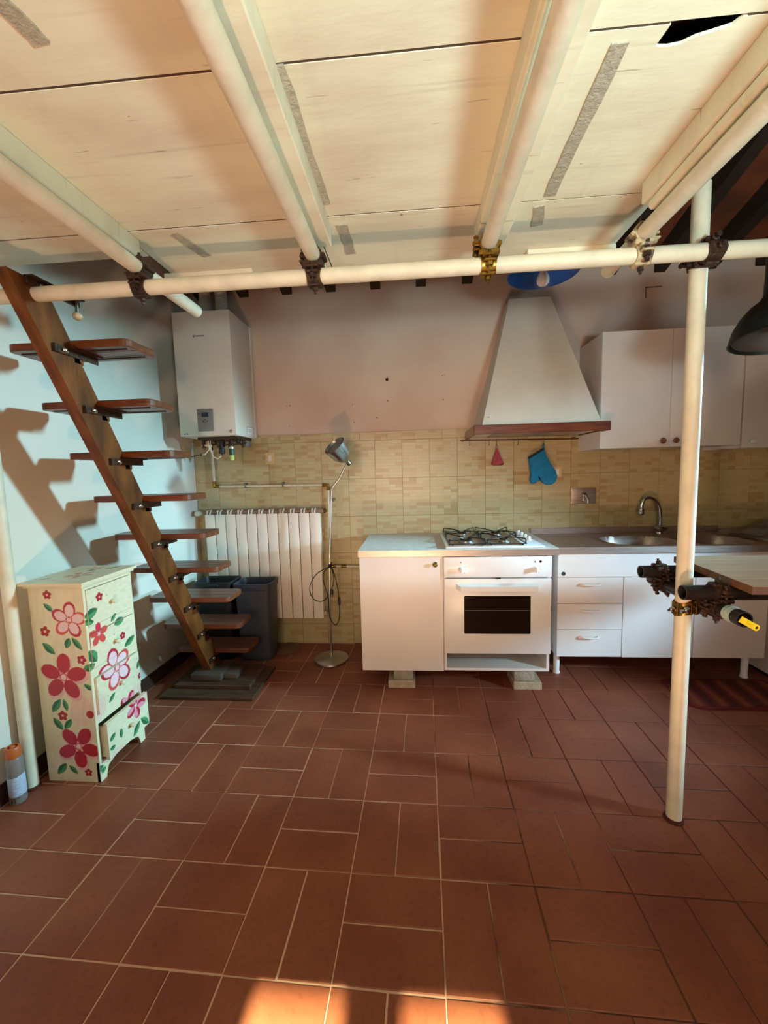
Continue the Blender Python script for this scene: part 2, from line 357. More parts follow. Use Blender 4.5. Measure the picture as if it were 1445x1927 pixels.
# ------------------------------------------------------------------ room shell
XL0, XL1, YB, XR, YF = -1.715, -1.675, 2.995, 3.7, -2.6
def xl(y): return XL0+(XL1-XL0)*(y-1.4)/1.6
def zroof(y): return 2.74+.285*(YB-y)
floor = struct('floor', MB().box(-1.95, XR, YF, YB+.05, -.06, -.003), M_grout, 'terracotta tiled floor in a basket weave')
def floor_tile(L, W, T=.012):
    mb = MB(); e = .0022
    a = [(-W/2, -L/2), (W/2, -L/2), (W/2, L/2), (-W/2, L/2)]; A = [(x*(1-2*e/W), y*(1-2*e/L)) for x, y in a]
    v0 = [mb.bm.verts.new((x, y, -T)) for x, y in a]; v1 = [mb.bm.verts.new((x, y, -.0016)) for x, y in a]; v2 = [mb.bm.verts.new((x, y, 0)) for x, y in A]
    for p, q in ((v0, v1), (v1, v2)):
        for k in range(4): mb.bm.faces.new((p[k], p[(k+1) % 4], q[(k+1) % 4], q[k]))
    mb.bm.faces.new(v2)
    return mb
G = .295; jt = .0045
tile_me = make_mesh('tile', floor_tile(G-jt, G/2-jt), M_tile, Vector((0, 0, 0)), False)
ga = math.radians(-1.3743); ox, oy = -.238, .8976
cands = []
for a in range(-8, 14):
    for b in range(-12, 8):
        vert = (a+b) % 2 == 1
        for k in (0, 1):
            u, v = ((a+.25+.5*k, b+.5) if vert else (a+.5, b+.25+.5*k))
            u *= G; v *= G
            x = math.cos(ga)*u-math.sin(ga)*v+ox; y = math.sin(ga)*u+math.cos(ga)*v+oy
            if x < -1.8 or x > XR-.05 or y > YB+.05 or y < YF+.05: continue
            hx, hy = ((G/4, G/2) if vert else (G/2, G/4))
            cut = (x-hx < xl(y)-.02) or (y+hy > YB) 
            d = AX @ np.array([x, y, -H]); vis = d[2] > .2 and abs(FPX*d[0]/d[2]) < 800 and -FPX*d[1]/d[2] < 1080
            cands.append((not vis, x*x+y*y+H*H, x, y, vert))
cands.sort()
rest = MB(); nrm_ = 0
for i, (nv, dd, x, y, vert) in enumerate(cands):
    rz = ga+(0 if vert else PI/2)+random.uniform(-.004, .004)
    dz = random.uniform(-.0007, .0003); px, py = x+random.uniform(-.0012, .0012), y+random.uniform(-.0012, .0012)
    if i < 300 and not nv:
        o = inst('tile', tile_me, floor, (px, py, dz), rz); o.rotation_euler = (random.uniform(-.002, .002), random.uniform(-.002, .002), rz)
    else:
        hx, hy = (G/4-jt/2, G/2-jt/2) if vert else (G/2-jt/2, G/4-jt/2)
        rest.box(px-hx, px+hx, py-hy, py+hy, -.012, -.0003, rot=Matrix.Rotation(ga, 3, 'Z')); nrm_ += 1
if nrm_:
    o = part('tile_remainder', rest, M_tile, floor, smooth=False); o['kind'] = 'stuff'

# left wall (very slightly out of square), skirting
def wl(y, off=0): return xl(y)+off
wall_left = struct('wall_left', MB().hull([(wl(YF)-.12, YF, -.05), (wl(YF), YF, -.05), (wl(3.05), 3.05, -.05), (wl(3.05)-.12, 3.05, -.05)],
    [(wl(YF)-.12, YF, zroof(YF)+.1), (wl(YF), YF, zroof(YF)+.1), (wl(3.05), 3.05, zroof(3.05)+.1), (wl(3.05)-.12, 3.05, zroof(3.05)+.1)]), M_wall)
bl = struct('baseboard_left', None, None, 'dark brown tiled skirting along the left wall')
y = -2.5
while y < 2.98:
    y2 = min(y+.295, 2.985); s0, s1 = wl(y), wl(y2)
    part('skirting_tile', MB().hull([(s0, y+.002, 0), (s0+.011, y+.002, 0), (s1+.011, y2-.002, 0), (s1, y2-.002, 0)],
        [(s0, y+.002, .085), (s0+.008, y+.002, .085), (s1+.008, y2-.002, .085), (s1, y2-.002, .085)]), M_skirt, bl, smooth=False)
    y = y2
# back wall: plaster above, printed mosaic tiles below
ZT = 1.618
wall_back = struct('wall_back', MB().box(-1.85, XR, YB, YB+.14, -.05, 2.95), M_pinkwall, 'rough plastered kitchen wall, tiled below')
part('grout_bed', MB().box(-1.675, XR, YB-.003, YB+.002, 0, ZT-.002), M_wallgrout, wall_back, smooth=False)
TW, TX0 = .2017, -.283
rows = [(0, .155), (.155, .435), (.435, .715), (.715, .995), (.995, 1.275), (1.275, 1.555), (1.555, ZT)]
tm = {}
k0 = -7
for ri, (z0, z1) in enumerate(rows):
    for k in range(k0, 19):
        x0 = TX0+TW*k + (TW*.45 if ri == 6 else 0); x1 = x0+TW
        x0 = max(x0, -1.672); x1 = min(x1, XR-.02)
        if x1-x0 < .02: continue
        key = (round(x1-x0, 3), ri)
        if key not in tm:
            tm[key] = make_mesh('wall_tile', MB().box(-(x1-x0)/2+.0006, (x1-x0)/2-.0006, -.009, 0, .0006, z1-z0-.0006, bev=.0008), M_mosaic, Vector((0, 0, 0)), False)
        inst('tile', tm[key], wall_back, ((x0+x1)/2, YB+random.uniform(-.0006, .0002), z0))
hb = MB()
for (x, z, r) in [(-.179, 1.99, .012), (-.909, 1.832, .004), (-.93, 1.83, .003), (-.438, 1.822, .003), (-.42, 1.826, .003), (-.18, 1.84, .005), (.22, 2.0, .004), (.235, 2.003, .003), (.225, 1.83, .004), (-.43, 1.69, .004), (-.92, 1.68, .003), (-.26, 1.72, .004)]:
    hb.lathe([(0, 0), (r, 0), (r*.8, .0015), (0, .0015)], (x, YB-.0002, z), (0, -1, 0), 7)
part('plug_holes', hb, M_hole, wall_back)
part('wire_stub', MB().tube([onY(1215, 560, YB-.003), onY(1215, 541, YB-.003), onY(1245, 539, YB-.003)], .003, 6), M_hole, wall_back)
wall_right = struct('wall_right', MB().box(XR, XR+.1, YF, YB+.05, -.05, 4.4), mat('ochre_plaster', (128, 96, 70), .9, bump=.3, bscale=6), 'ochre plastered wall far to the right')
# wall behind the camera with assumed openings, shaped to cast the sun patches
wf = MB()
for b in [(-1.9, -.75, 0, 4.4), (.5, XR, 0, 4.4), (-.75, .5, 0, 1.05), (-.75, .5, 1.92, 1.98), (-.75, .5, 2.09, 4.4), (-.75, -.43, 1.98, 2.09), (-.20, -.05, 1.98, 2.09), (.19, .5, 1.98, 2.09)]:
    wf.box(b[0], b[1], YF-.02, YF, b[2], b[3])
wall_front = struct('wall_front', wf, M_wall, 'wall behind the camera with an assumed window')
win = struct('assumed_window_1', MB().box(-.75, .5, YF-.01, YF+.05, 1.0, 1.05), M_windowframe)  # unseen window, assumed from the sun patches on the floor
for x in (-.74, -.14, .46): part('mullion', MB().box(x, x+.035, YF-.015, YF+.03, 1.05, 1.92), M_windowframe, win)
# roof: sloping boards on rafters
roof = struct('ceiling', None, None, 'dark sloping roof of rafters and terracotta boards')
part('roof_deck', MB().hull([(-1.9, YF, zroof(YF)+.03), (XR, YF, zroof(YF)+.03), (XR, 3.1, zroof(3.1)+.03), (-1.9, 3.1, zroof(3.1)+.03)],
    [(-1.9, YF, zroof(YF)+.1), (XR, YF, zroof(YF)+.1), (XR, 3.1, zroof(3.1)+.1), (-1.9, 3.1, zroof(3.1)+.1)]), M_rafter, roof, smooth=False)
rxs = [-1.53+.3215*k for k in range(17)]
for x in rxs:
    def pf(y, dz): return (y, zroof(y)+dz)
    part('rafter', MB().prism([pf(YF+.01, 0), pf(2.99, 0), pf(2.99, -.125), pf(YF+.01, -.125)], 'x', x-.035, x+.035), M_rafter, roof, smooth=False)
for x in rxs[7:15]:
    y = 2.96
    while y > 1.2:
        y2 = y-.30
        part('roof_tile', MB().hull([(x+.004, y2+.004, zroof(y2)-.005), (x+.3175, y2+.004, zroof(y2)-.005), (x+.3175, y, zroof(y)-.005), (x+.004, y, zroof(y)-.005)],
            [(x+.004, y2+.004, zroof(y2)+.02), (x+.3175, y2+.004, zroof(y2)+.02), (x+.3175, y, zroof(y)+.02), (x+.004, y, zroof(y)+.02)]), M_roofboard, roof, smooth=False)
        y = y2

# loft underside: painted formwork panels, planks over the tubes, taped joints
loft = struct('ceiling', None, None, 'underside of the loft: cream painted boards on white scaffold tubes')
ZL = 2.15
bays = [(-1.71, -.975), (-.972, -.315), (-.312, .275), (.278, .775)]
ys = [1.70, 1.375, .885, .39, -.105, -.60, -1.10]
for bi, (x0, x1) in enumerate(bays):
    for j in range(6):
        ya, yb = ys[j+1]+.0019, ys[j]-.0019
        if bi == 0 and j == 0: yb = 1.53
        dz = random.uniform(0, .0008)
        sh = random.uniform(-.002, .002)
        X0, X1 = x0+.001, x1-.001
        if bi == 0: X0 = xl(1.0)-.0
        if bi == 3 and j == 1:
            pl = [(X0, yb), (X1, yb), (X1, ya), (.632, ya), (.622, ya+.014), (.598, ya+.021), (.566, ya+.029), (.545, ya+.040), (.520, ya+.043), (.497, ya+.040), (.503, ya), (X0, ya)]
            part('panel', MB().prism(pl, 'z', ZL+dz, ZL+dz+.006), M_ceil, loft, smooth=False)
        else:
            part('panel', MB().box(X0, X1, ya, yb, ZL+dz, ZL+.018, bev=.0015), M_ceil, loft, smooth=False)
for (x0, x1) in bays:
    for yj in ys[1:-1]:
        if yj == .885 and x0 == .278: part('joint_filler', MB().box(x0, .500, yj-.0034, yj+.0034, ZL+.0012, ZL+.016), mat('joint_dirt', (84, 64, 48), .9), loft); x0 = .64
        part('joint_filler', MB().box(max(x0, -1.69), x1, yj-.0034, yj+.0034, ZL+.0012, ZL+.016), mat('joint_dirt', (84, 64, 48), .9), loft)
part('loft_deck', MB().box(-1.70, .775, -1.1, 1.52, ZL+.06, ZL+.08).box(-.97, .775, 1.52, 1.69, ZL+.06, ZL+.08), M_rafter, loft)
for (x0, x1, ye) in [(-1.0, -.943, 1.43), (-.365, -.262, 1.43), (.224, .328, 1.49), (.690, .765, 1.33)]:
    part('plank', MB().box(x0, x1, -1.1, ye, 2.088, ZL+.001, bev=.003), M_ceil, loft, smooth=False)
part('plank', MB().box(.698, .752, -1.1, 1.31, 2.060, 2.088, bev=.006), M_ceil, loft, smooth=False)
part('edge_board', MB().box(-.969, .775, 1.701, 1.712, ZL-.006, ZL+.02), M_trimwood, loft)
for (x0, x1) in [(-1.0, -.63), (.45, .775)]:
    part('edge_batten', MB().box(x0, x1, 1.655, 1.70, ZL-.022, ZL, bev=.002), M_ceil, loft, smooth=False)
def gz(a, b, wd=.036):
    a, b = Vector(a), Vector(b); d = (b-a).normalized(); nn = Vector((-d.y, d.x, 0))*wd/2
    k = 7; P = [a+(b-a)*i/k+nn*random.uniform(.8, 1.1) for i in range(k+1)]+[b+(a-b)*i/k-nn*random.uniform(.8, 1.1) for i in range(k+1)]
    return MB().prism([(p.x, p.y) for p in P], 'z', ZL-.0035, ZL+.004)
for a, b in [((-.262, .885, 0), (-.258, 1.31, 0)), ((.424, .91, 0), (.430, 1.352, 0)), ((.415, 1.40, 0), (.44, 1.50, 0)), ((-.225, 1.42, 0), (-.22, 1.60, 0)), ((-.80, 1.40, 0), (-.76, 1.55, 0)), ((-.70, .70, 0), (-.69, .80, 0))]:
    part('joint_tape', gz(a, b), M_gauze, loft, smooth=False)

# ------------------------------------------------------------------ scaffold
TR = .0245
def tube_thing(p0, p1, label, m=M_paintw, r=TR):
    p0, p1 = Vector(p0), Vector(p1)
    return solo('scaffold_tube', MB().hollow(p0, p1, r, r-.004, 28), m, label, 'tube', (p0+p1)/2 if abs(p0.z-p1.z) < .1 else p0)
ZX, YX, ZP = 1.974, 1.389, 2.033
tube_thing((-1.70, YX, ZX), (2.5, YX, ZX), 'long cream painted scaffold tube running crosswise under the loft edge')
XP = [-.922, -.315, .252, .725]
tube_thing((XP[0], -1.1, ZP), (XP[0], 1.75, ZP), 'cream tube under the loft nearest the stairs, its open end in front of the boiler')
tube_thing((XP[1], -1.1, ZP), (XP[1], 1.47, ZP), 'cream tube under the loft, second from the stairs, above the radiator lamp')
tube_thing((XP[2], -1.1, ZP), (XP[2], 1.47, ZP), 'cream tube under the loft held by the brass clamp')
tube_thing((XP[3], -1.1, ZP), (XP[3], 1.61, ZP), 'cream tube along the open right edge of the loft')
pole = thing('scaffold_pole', 'white upright scaffold pole standing on the tiles in front of the sink', 'pole', (.943, 1.452, 0))
part('tube', MB().hollow((.946, 1.452, .012), (.934, 1.446, 2.205), .0255, .021, 28), M_paintw, pole)
part('foot', MB().lathe([(0, .001), (.034, .001), (.032, .006), (.024, .013), (0, .013)], (.945, 1.452, 0), n=18), M_rust, pole, 'rust red mortar ring')
pole2 = thing('scaffold_pole', 'white upright scaffold pole against the left wall beside the spray can', 'pole', (-1.672, 1.495, 0))
part('tube', MB().hollow((-1.674, 1.497, .01), (-1.674, 1.497, 2.14), TR, .02, 28), M_paintw, pole2)
part('foot', MB().lathe([(0, .001), (.031, .001), (.031, .006), (.0245, .011), (0, .011)], (-1.674, 1.497, 0), n=18), M_rust, pole2, 'rust red mortar ring')

def coupler(pa, aa, pb, ab, label, m, mbolt=M_darkmetal, seed=0, r=TR):
    """right-angle scaffold coupler: a hinged band round each tube, a body between, eye bolts with nuts"""
    rnd = random.Random(seed); pa, pb = Vector(pa), Vector(pb); aa, ab = Vector(aa), Vector(ab); mid = (pa+pb)/2; d = (pb-pa).normalized()
    t = thing('scaffold_coupler', label, 'clamp', mid)
    for (p, ax, sgn) in ((pa, aa, -1), (pb, ab, 1)):
        o = d*sgn; s = ax.cross(o).normalized(); hw = .027
        mb = MB(); N = 22; prev = None; flip = rnd.choice((-1, 1))
        segs = []
        for k in range(N+1):
            th = -2.75+5.5*k/N; dirv = o*math.cos(th)+s*math.sin(th)
            w_ = hw*(1-.18*abs(math.sin(th*1.5)))
            segs.append([mb.bm.verts.new(p+dirv*rr+ax*w) for rr, w in ((r+.0006, -w_), (r+.0065, -w_), (r+.0065, w_), (r+.0006, w_))])
        for A, B in zip(segs, segs[1:]):
            for k in range(4): mb.bm.faces.new((A[k], A[(k+1) % 4], B[(k+1) % 4], B[k]))
        mb.bm.faces.new(segs[0]); mb.bm.faces.new(list(reversed(segs[-1])))
        part('clamp_band', mb, m, t)
        # lugs and eye bolt on one side, hinge on the other
        lug = p+s*flip*(r+.012); rot = Matrix((ax, s, o)).transposed()
        mb = MB().box(lug.x-.019, lug.x+.019, lug.y-.009, lug.y+.009, lug.z-.004, lug.z+.004, bev=.002, rot=rot)
        l2 = lug+o*-.016; mb.box(l2.x-.022, l2.x+.022, l2.y-.010, l2.y+.010, l2.z-.0035, l2.z+.0035, bev=.002, rot=rot)
        part('lug', mb, m, t)
        mb = MB().tube([lug-o*.030, lug+o*.030], .0055, 8)
        mb.lathe([(0, 0), (.0115, 0), (.0115, .010), (.009, .012), (0, .012)], lug+o*.006, o, 6)
        mb.lathe([(0, 0), (.008, 0), (.008, .006), (0, .006)], lug+o*.026, o, 6)
        part('bolt', mb, mbolt, t)
        hp = p-s*flip*(r+.009)
        part('hinge', MB().tube([hp-ax*.020, hp+ax*.020], .0075, 10).tube([hp-ax*.023, hp+ax*.023], .004, 8), m, t)
        tip = p+o*(r+.004)
        part('bolt', MB().tube([tip, tip+o*.026], .0048, 8).lathe([(0, 0), (.0105, 0), (.0105, .009), (.008, .011), (0, .011)], tip+o*.006, o, 6), mbolt, t)
        q0 = p+o*(r+.0035); mbf = MB(); mbf.box(q0.x-.024, q0.x+.024, q0.y-.017, q0.y+.017, q0.z-.005, q0.z+.005, bev=.003, rot=Matrix((ax, s, o)).transposed())
        part('saddle', mbf, m, t)
    rot = Matrix((aa, ab, d)).transposed() if abs(aa.dot(ab)) < .5 else Matrix.Identity(3)
    g = (pb-pa).length/2-r
    part('body', MB().box(mid.x-.033, mid.x+.033, mid.y-.033, mid.y+.033, mid.z-max(.004, g+.003), mid.z+max(.004, g+.003), bev=.003, rot=rot), m, t)
    return t
X_, Y_, Z_ = (1, 0, 0), (0, 1, 0), (0, 0, 1)
coupler((XP[0], YX, ZX), X_, (XP[0], YX, ZP), Y_, 'dark steel clamp nearest the stairs, joining the two cream tubes', M_darkmetal, seed=1)
coupler((XP[1], YX, ZX), X_, (XP[1], YX, ZP), Y_, 'dark steel clamp above the radiator lamp with a long bolt below', M_darkmetal, seed=2)
coupler((XP[2], YX, ZX), X_, (XP[2], YX, ZP), Y_, 'brass coloured clamp left of the blue lampshade', M_brass, M_brass, seed=3)
coupler((XP[3], YX, ZX), X_, (XP[3], YX, ZP), Y_, 'clamp partly painted cream at the loft corner', M_clampcream, seed=4)
coupler((.936, YX, ZX), X_, (.936, 1.447, ZX), Z_, 'dark clamp fixing the crosswise tube to the upright pole', M_darkmetal, seed=6)

# breakfast bar of scaffold tubes
ZB, YB1, YB2, XC = .893, 1.375, 1.655, 1.0
ZC = .842
tube_thing((.888, YB1, ZB), (2.2, YB1-.02, ZB), 'black open-ended tube in front of the upright pole carrying the bar top', M_blackpipe)
tube_thing((.905, YB2, ZB), (2.2, YB2, ZB), 'black open-ended tube behind the upright pole carrying the bar top', M_blackpipe)
tube_thing((1.0, 1.262, ZC), (1.0, 1.74, ZC), 'short dark tube pointing forwards below the bar, yellow strip in its mouth', M_blackpipe)
coupler((1.0, YB1, ZC-.0), Y_, (1.0, YB1, ZB), X_, 'rusty clamp joining the front black tube to the short tube', M_darkmetal, seed=11)
coupler((1.0, YB2, ZC), Y_, (.985, YB2, ZB), X_, 'rusty clamp under the rear black tube', M_darkmetal, seed=12)
coupler((.944, 1.452, ZC-.02), Z_, (1.0, 1.452, ZC-.0), Y_, 'clamp with a brass band gripping the upright pole below the bar', M_brass, M_chrome, seed=13)
tw = MB()
for k in range(3): tw.hollow((1.0, 1.292+.011*k, ZC), (1.0, 1.301+.011*k, ZC), TR+.0015+.001*(k % 2), TR+.0002, 24)
solo('tape_wrap', tw, M_tape, 'pale tape wound round the mouth of the short dark tube', 'tape', (1.0, 1.30, ZC))
ys_ = thing('yellow_tag', 'bright yellow plastic strip with a hole sticking out of the short tube', 'tag', (1.006, 1.262, ZC-.004))
pp = []
for k in range(9): th = -PI/2+PI*k/8; pp.append((math.cos(th)*.012+.060, math.sin(th)*.012))
prof = [(-.03, -.012)]+pp+[(-.03, .012)]
mb = MB(); base = Vector((1.0, 1.250, ZC-.006)); ex = Vector((.80, -.35, -.48)).normalized(); ey = Vector((.35, .1, .9)); ey = (ey-ex*ey.dot(ex)).normalized(); ez = ex.cross(ey)
hole = [(.058+.006*math.cos(t), .006*math.sin(t)) for t in [2*PI*k/10 for k in range(10)]]
def place(u, v, w_): return base+ex*(u*.5-.006)+ey*v*.8+ez*w_
A = [place(u, v, -.0022) for u, v in prof]; B = [place(u, v, .0022) for u, v in prof]
mb.hull(A, B); part('strip', mb, M_yellow, ys_)
part('slot', MB().hull([place(u, v, -.0026) for u, v in hole], [place(u, v, .0026) for u, v in hole]), M_hole, ys_)
part('ribs', MB().tube([place(.004, -.008, .003), place(.03, -.004, .005)], .003, 6).tube([place(.004, .004, .003), place(.034, .006, .004)], .003, 6), M_yellow, ys_)
bar = thing('bar_top', 'pale veneered bar top with a worn brown edge resting on the black tubes', 'table top', (1.5, 1.5, .918))
tp = [(1.022, 1.268), (2.35, 1.235), (2.35, 1.72), (1.062, 1.705)]
part('board', MB().prism(tp, 'z', .9185, .9425), M_tableedge, bar, smooth=False)
ti = [(1.0235, 1.2695), (2.35, 1.2365), (2.35, 1.7185), (1.0635, 1.7035)]
part('veneer', MB().prism(ti, 'z', .9425, .944), M_tabletop, bar, 'pale veneer surface', smooth=False)

# ------------------------------------------------------------------ staircase
SX0, SX1 = -1.362, -1.312
st = thing('staircase', 'brown varnished open staircase on a single central stringer', 'staircase', (-1.337, 2.45, 0))
def sf(z): return 1.299+.556*(2-z)
def sb(z): return 1.437+.552*(2-z)
nt_ = [(YX+.031*math.cos(t), ZX+.031*math.sin(t)) for t in [PI*.42-.0+(2*PI-PI*.84)*k/12 for k in range(13)]]
poly = [(sf(.09), .09), (sf(2.02), 2.02), (sb(2.02)-.01, 2.02), (sb(1.99), 1.99), (sb(.09), .09)]
part('stringer', MB().prism(poly, 'x', SX0, SX1), M_wood, st, smooth=False)
for k in range(9):
    z = .205+.2065*(8-k); y0 = sb(z-.015)-.012; y1 = y0+.188; x0, x1 = -1.582, -1.082; cr = .03
    pl = []
    for (cx_, cy_, a0) in ((x1-cr, y0+cr, -PI/2), (x1-cr, y1-cr, 0), (x0+cr, y1-cr, PI/2), (x0+cr, y0+cr, PI)):
        for q in range(5): a = a0+PI/2*q/4; pl.append((cx_+cr*math.cos(a), cy_+cr*math.sin(a)))
    tr = part('tread', MB().prism(pl, 'z', z-.030, z), M_wood2, st, smooth=False)
    bv = tr.modifiers.new('bevel', 'BEVEL'); bv.width = .004; bv.segments = 2; bv.limit_method = 'ANGLE'
    gr = MB()
    for q in (1, 2): gr.box(x0+.012, x1-.012, y0+.188*q/3-.0012, y0+.188*q/3+.0012, z-.0306, z+.0004)
    gr.box(x0+.03, x1-.03, y0+.035, y0+.043, z-.0325, z-.029); gr.box(x0+.03, x1-.03, y1-.043, y1-.035, z-.0325, z-.029)
    part('board_joint', gr, M_rafter, tr, smooth=False)
    br = part('bracket', MB().box(SX1, SX1+.006, y0-.072, y0+.13, z-.062, z-.034, bev=.001).box(SX1, SX1+.028, y0-.012, y0+.13, z-.036, z-.0305, bev=.001)
              .box(SX1, SX1+.014, y0-.084, y0-.066, z-.062, z-.034), M_darkmetal, st)
    part('bolt', MB().lathe([(.014, 0), (.014, .003), (.011, .009), (.005, .0125), (0, .013)], (SX1+.006, y0-.035, z-.048), (1, 0, 0), 14), M_chrome, br, 'silver domed bolt head')
    part('cleat', MB().box(SX1-.05, SX1, y0+.012, y0+.06, z-.082, z-.0305, bev=.003), M_wood, st)
part('top_angle', MB().box(SX1, SX1+.012, 1.345, 1.565, 1.995, 2.022, bev=.001).box(SX1, SX1+.035, 1.345, 1.565, 2.016, 2.022, bev=.001), M_darkmetal, st, 'black steel angle')
part('cap_knob', MB().ball((SX1+.02, 1.54, 1.955), .018, (1, 1, .9)), M_clampcream, st, 'cream painted round nut')
part('bolt', MB().lathe([(.009, 0), (.009, .003), (.005, .007), (0, .008)], (SX1+.012, 1.40, 2.008), (1, 0, 0), 10), M_steel, st)
part('hanger_rod', MB().tube([(SX1+.02, 1.54, 1.96), (SX1+.02, 1.54, 2.02)], .007, 8), M_steel, st)
part('foot_block', MB().box(-1.42, -1.22, 2.30, 2.46, .045, .092, bev=.012, seg=2).box(-1.33, -1.13, 2.33, 2.44, .045, .085, bev=.012, seg=2), M_concrete, st)
part('base_board', MB().box(-1.50, -1.02, 2.26, 2.54, .020, .045, bev=.004), M_plinth, st)
part('base_slab', MB().box(-1.545, -.965, 2.17, 2.56, .0, .020, bev=.003), M_plinth, st)

# ------------------------------------------------------------------ painted chest of drawers
def ell(P, c, a, b, ang):
    d = P-np.array(c); ca, sa = math.cos(ang), math.sin(ang); u = d[:, 0]*ca+d[:, 1]*sa; v = -d[:, 0]*sa+d[:, 1]*ca
    return (u/a)**2+(v/b)**2 < 1
def leafm(P, a, b, wd):
    a, b = np.array(a), np.array(b); L_ = np.linalg.norm(b-a)+1e-9; t = (b-a)/L_; d = P-a; u = d@t/L_; v = d@np.array([-t[1], t[0]])
    hw = wd/2*np.sin(np.clip(u, 0, 1)*PI)**.8; m = (u > 0) & (u < 1) & (abs(v) < hw); return m, m & (v > 0)
RED, CORAL, PINK, PALE, GRN, GRN2, DKRED = (186, 40, 58), (216, 78, 74), (236, 150, 176), (238, 206, 214), (40, 104, 72), (86, 158, 100), (140, 20, 34)
def petal_flower(col, P, c, R, kind, rot=-90):
    def put(mk, rgb, al=1): col[mk] = col[mk]*(1-al)+np.array(s2l(rgb))*al
    for k in range(5):
        th = math.radians(rot+72*k); dv = np.array([math.cos(th), -math.sin(th)])
        pc = np.array(c)+dv*R*.60
        if kind == 'solid': put(ell(P, pc+np.array([R*.05, -R*.08]), R*.46, R*.33, math.atan2(dv[1], dv[0])), PINK, .5)
    for k in range(5):
        th = math.radians(rot+72*k); dv = np.array([math.cos(th), -math.sin(th)]); an = math.atan2(dv[1], dv[0]); pc = np.array(c)+dv*R*.58
        if kind == 'solid': put(ell(P, pc, R*.41, R*.29, an), RED)
        elif kind == 'coral': put(ell(P, pc, R*.42, R*.30, an), CORAL if k else (214, 50, 80))
        elif kind == 'ring':
            put(ell(P, pc, R*.42, R*.34, an), CORAL if k % 2 else RED); put(ell(P, pc-dv*R*.07, R*.33, R*.25, an), PALE)
        elif kind == 'pink':
            put(ell(P, pc, R*.42, R*.31, an), RED); nv = np.array([-dv[1], dv[0]]); put(ell(P, pc-nv*R*.12-dv*R*.03, R*.36, R*.18, an), PINK)
        elif kind == 'small': put(ell(P, pc, R*.45, R*.40, an), (170, 28, 40))
        elif kind == 'faded': put(ell(P, pc, R*.42, R*.22, an), (206, 132, 120), .75)
    if kind == 'small': put(ell(P, c, R*.25, R*.25, 0), (236, 190, 180))
    elif kind != 'faded': put(ell(P, c, R*.17, R*.17, 0), CORAL); put(ell(P, c, R*.12, R*.12, 0), PALE)
def paint(P, spec):
    col = np.tile(np.array(s2l((228, 220, 188))), (len(P), 1))
    def put(mk, rgb, al=1): col[mk] = col[mk]*(1-al)+np.array(s2l(rgb))*al
    for sp in spec:
        if sp[0] == 'leaf':
            m1, m2 = leafm(P, sp[1], sp[2], sp[3]); put(m1, GRN); put(m2, GRN2, .8)
        elif sp[0] == 'halo': put(ell(P, sp[1], sp[2], sp[3], 0), PINK, .28)
        elif sp[0] == 'dot': put(ell(P, sp[1], sp[2], sp[2], 0), sp[3])
        else: petal_flower(col, P, sp[1], sp[2], sp[3], sp[4])
    return col
def side_pt(x, y): p = onY(40+x/4.479, 1050+y/4.479, 1.535); return (p.x, p.z)
def front_pt(x, y): p = onX(140+x/4.48, 1050+y/4.48, -1.38); return (p.y, p.z)
def len_side(r): return r/4.479/355
S = [('halo', side_pt(510, 1290), .05, .07)]
for (a, b, wd) in [((185, 385), (270, 455), 36), ((178, 715), (285, 812), 50), ((405, 675), (378, 762), 46), ((425, 672), (512, 775), 42), ((330, 1190), (265, 1300), 52), ((355, 1190), (390, 1290), 38),
                   ((270, 1345), (355, 1450), 48), ((428, 1358), (365, 1445), 45), ((385, 1730), (310, 1820), 50), ((405, 1748), (480, 1820), 36), ((528, 1066), (610, 1118), 36), ((520, 955), (610, 900), 50)]:
    S.append(('leaf', side_pt(*a), side_pt(*b), len_side(wd)))
for (c, R_, kd, rot) in [((400, 525), 128, 'ring', -82), ((357, 1005), 170, 'solid', -85), ((485, 1592), 158, 'solid', -58), ((216, 311), 31, 'small', -90), ((200, 620), 36, 'small', -80), ((508, 860), 34, 'small', -70), ((350, 1330), 36, 'small', -90), ((568, 1808), 29, 'small', -90)]:
    S.append(('fl', side_pt(*c), len_side(R_), kd, rot))
S.append(('dot', side_pt(580, 1320), .018, (176, 44, 44)))
F = [('halo', front_pt(520, 1150), .05, .05), ('halo', front_pt(330, 1640), .05, .03), ('halo', front_pt(220, 1260), .03, .06)]
for (a, b, wd) in [((205, 425), (98, 512), .042), ((175, 540), (92, 548), .03), ((362, 462), (322, 538), .022), ((428, 503), (345, 565), .036), ((515, 650), (432, 752), .034), ((135, 785), (203, 870), .045), ((185, 890), (112, 960), .035),
                   ((548, 850), (525, 935), .024), ((340, 1130), (290, 1222), .022), ((345, 1435), (350, 1515), .022), ((298, 1468), (250, 1550), .024), ((300, 1580), (250, 1618), .02), ((505, 1370), (455, 1505), .032), ((515, 1352), (585, 1385), .032), ((558, 1445), (518, 1505), .02), ((262, 1745), (215, 1812), .028), ((280, 1750), (248, 1822), .02)]:
    F.append(('leaf', front_pt(*a), front_pt(*b), wd))
for (c, R_, kd, rot) in [((218, 640), .052, 'coral', -88), ((358, 925), .098, 'ring', -100), ((472, 1240), .066, 'pink', -60), ((220, 327), .020, 'small', -90), ((417, 653), .018, 'small', -90), ((548, 990), .015, 'small', -90), ((450, 1558), .017, 'small', -90)]:
    F.append(('fl', front_pt(*c), R_, kd, rot))
for c in [(205, 263), (283, 310), (158, 375), (345, 645), (368, 688), (195, 1127), (280, 1160), (498, 1003), (405, 1600)]: F.append(('dot', front_pt(*c), .003, (120, 150, 120)))
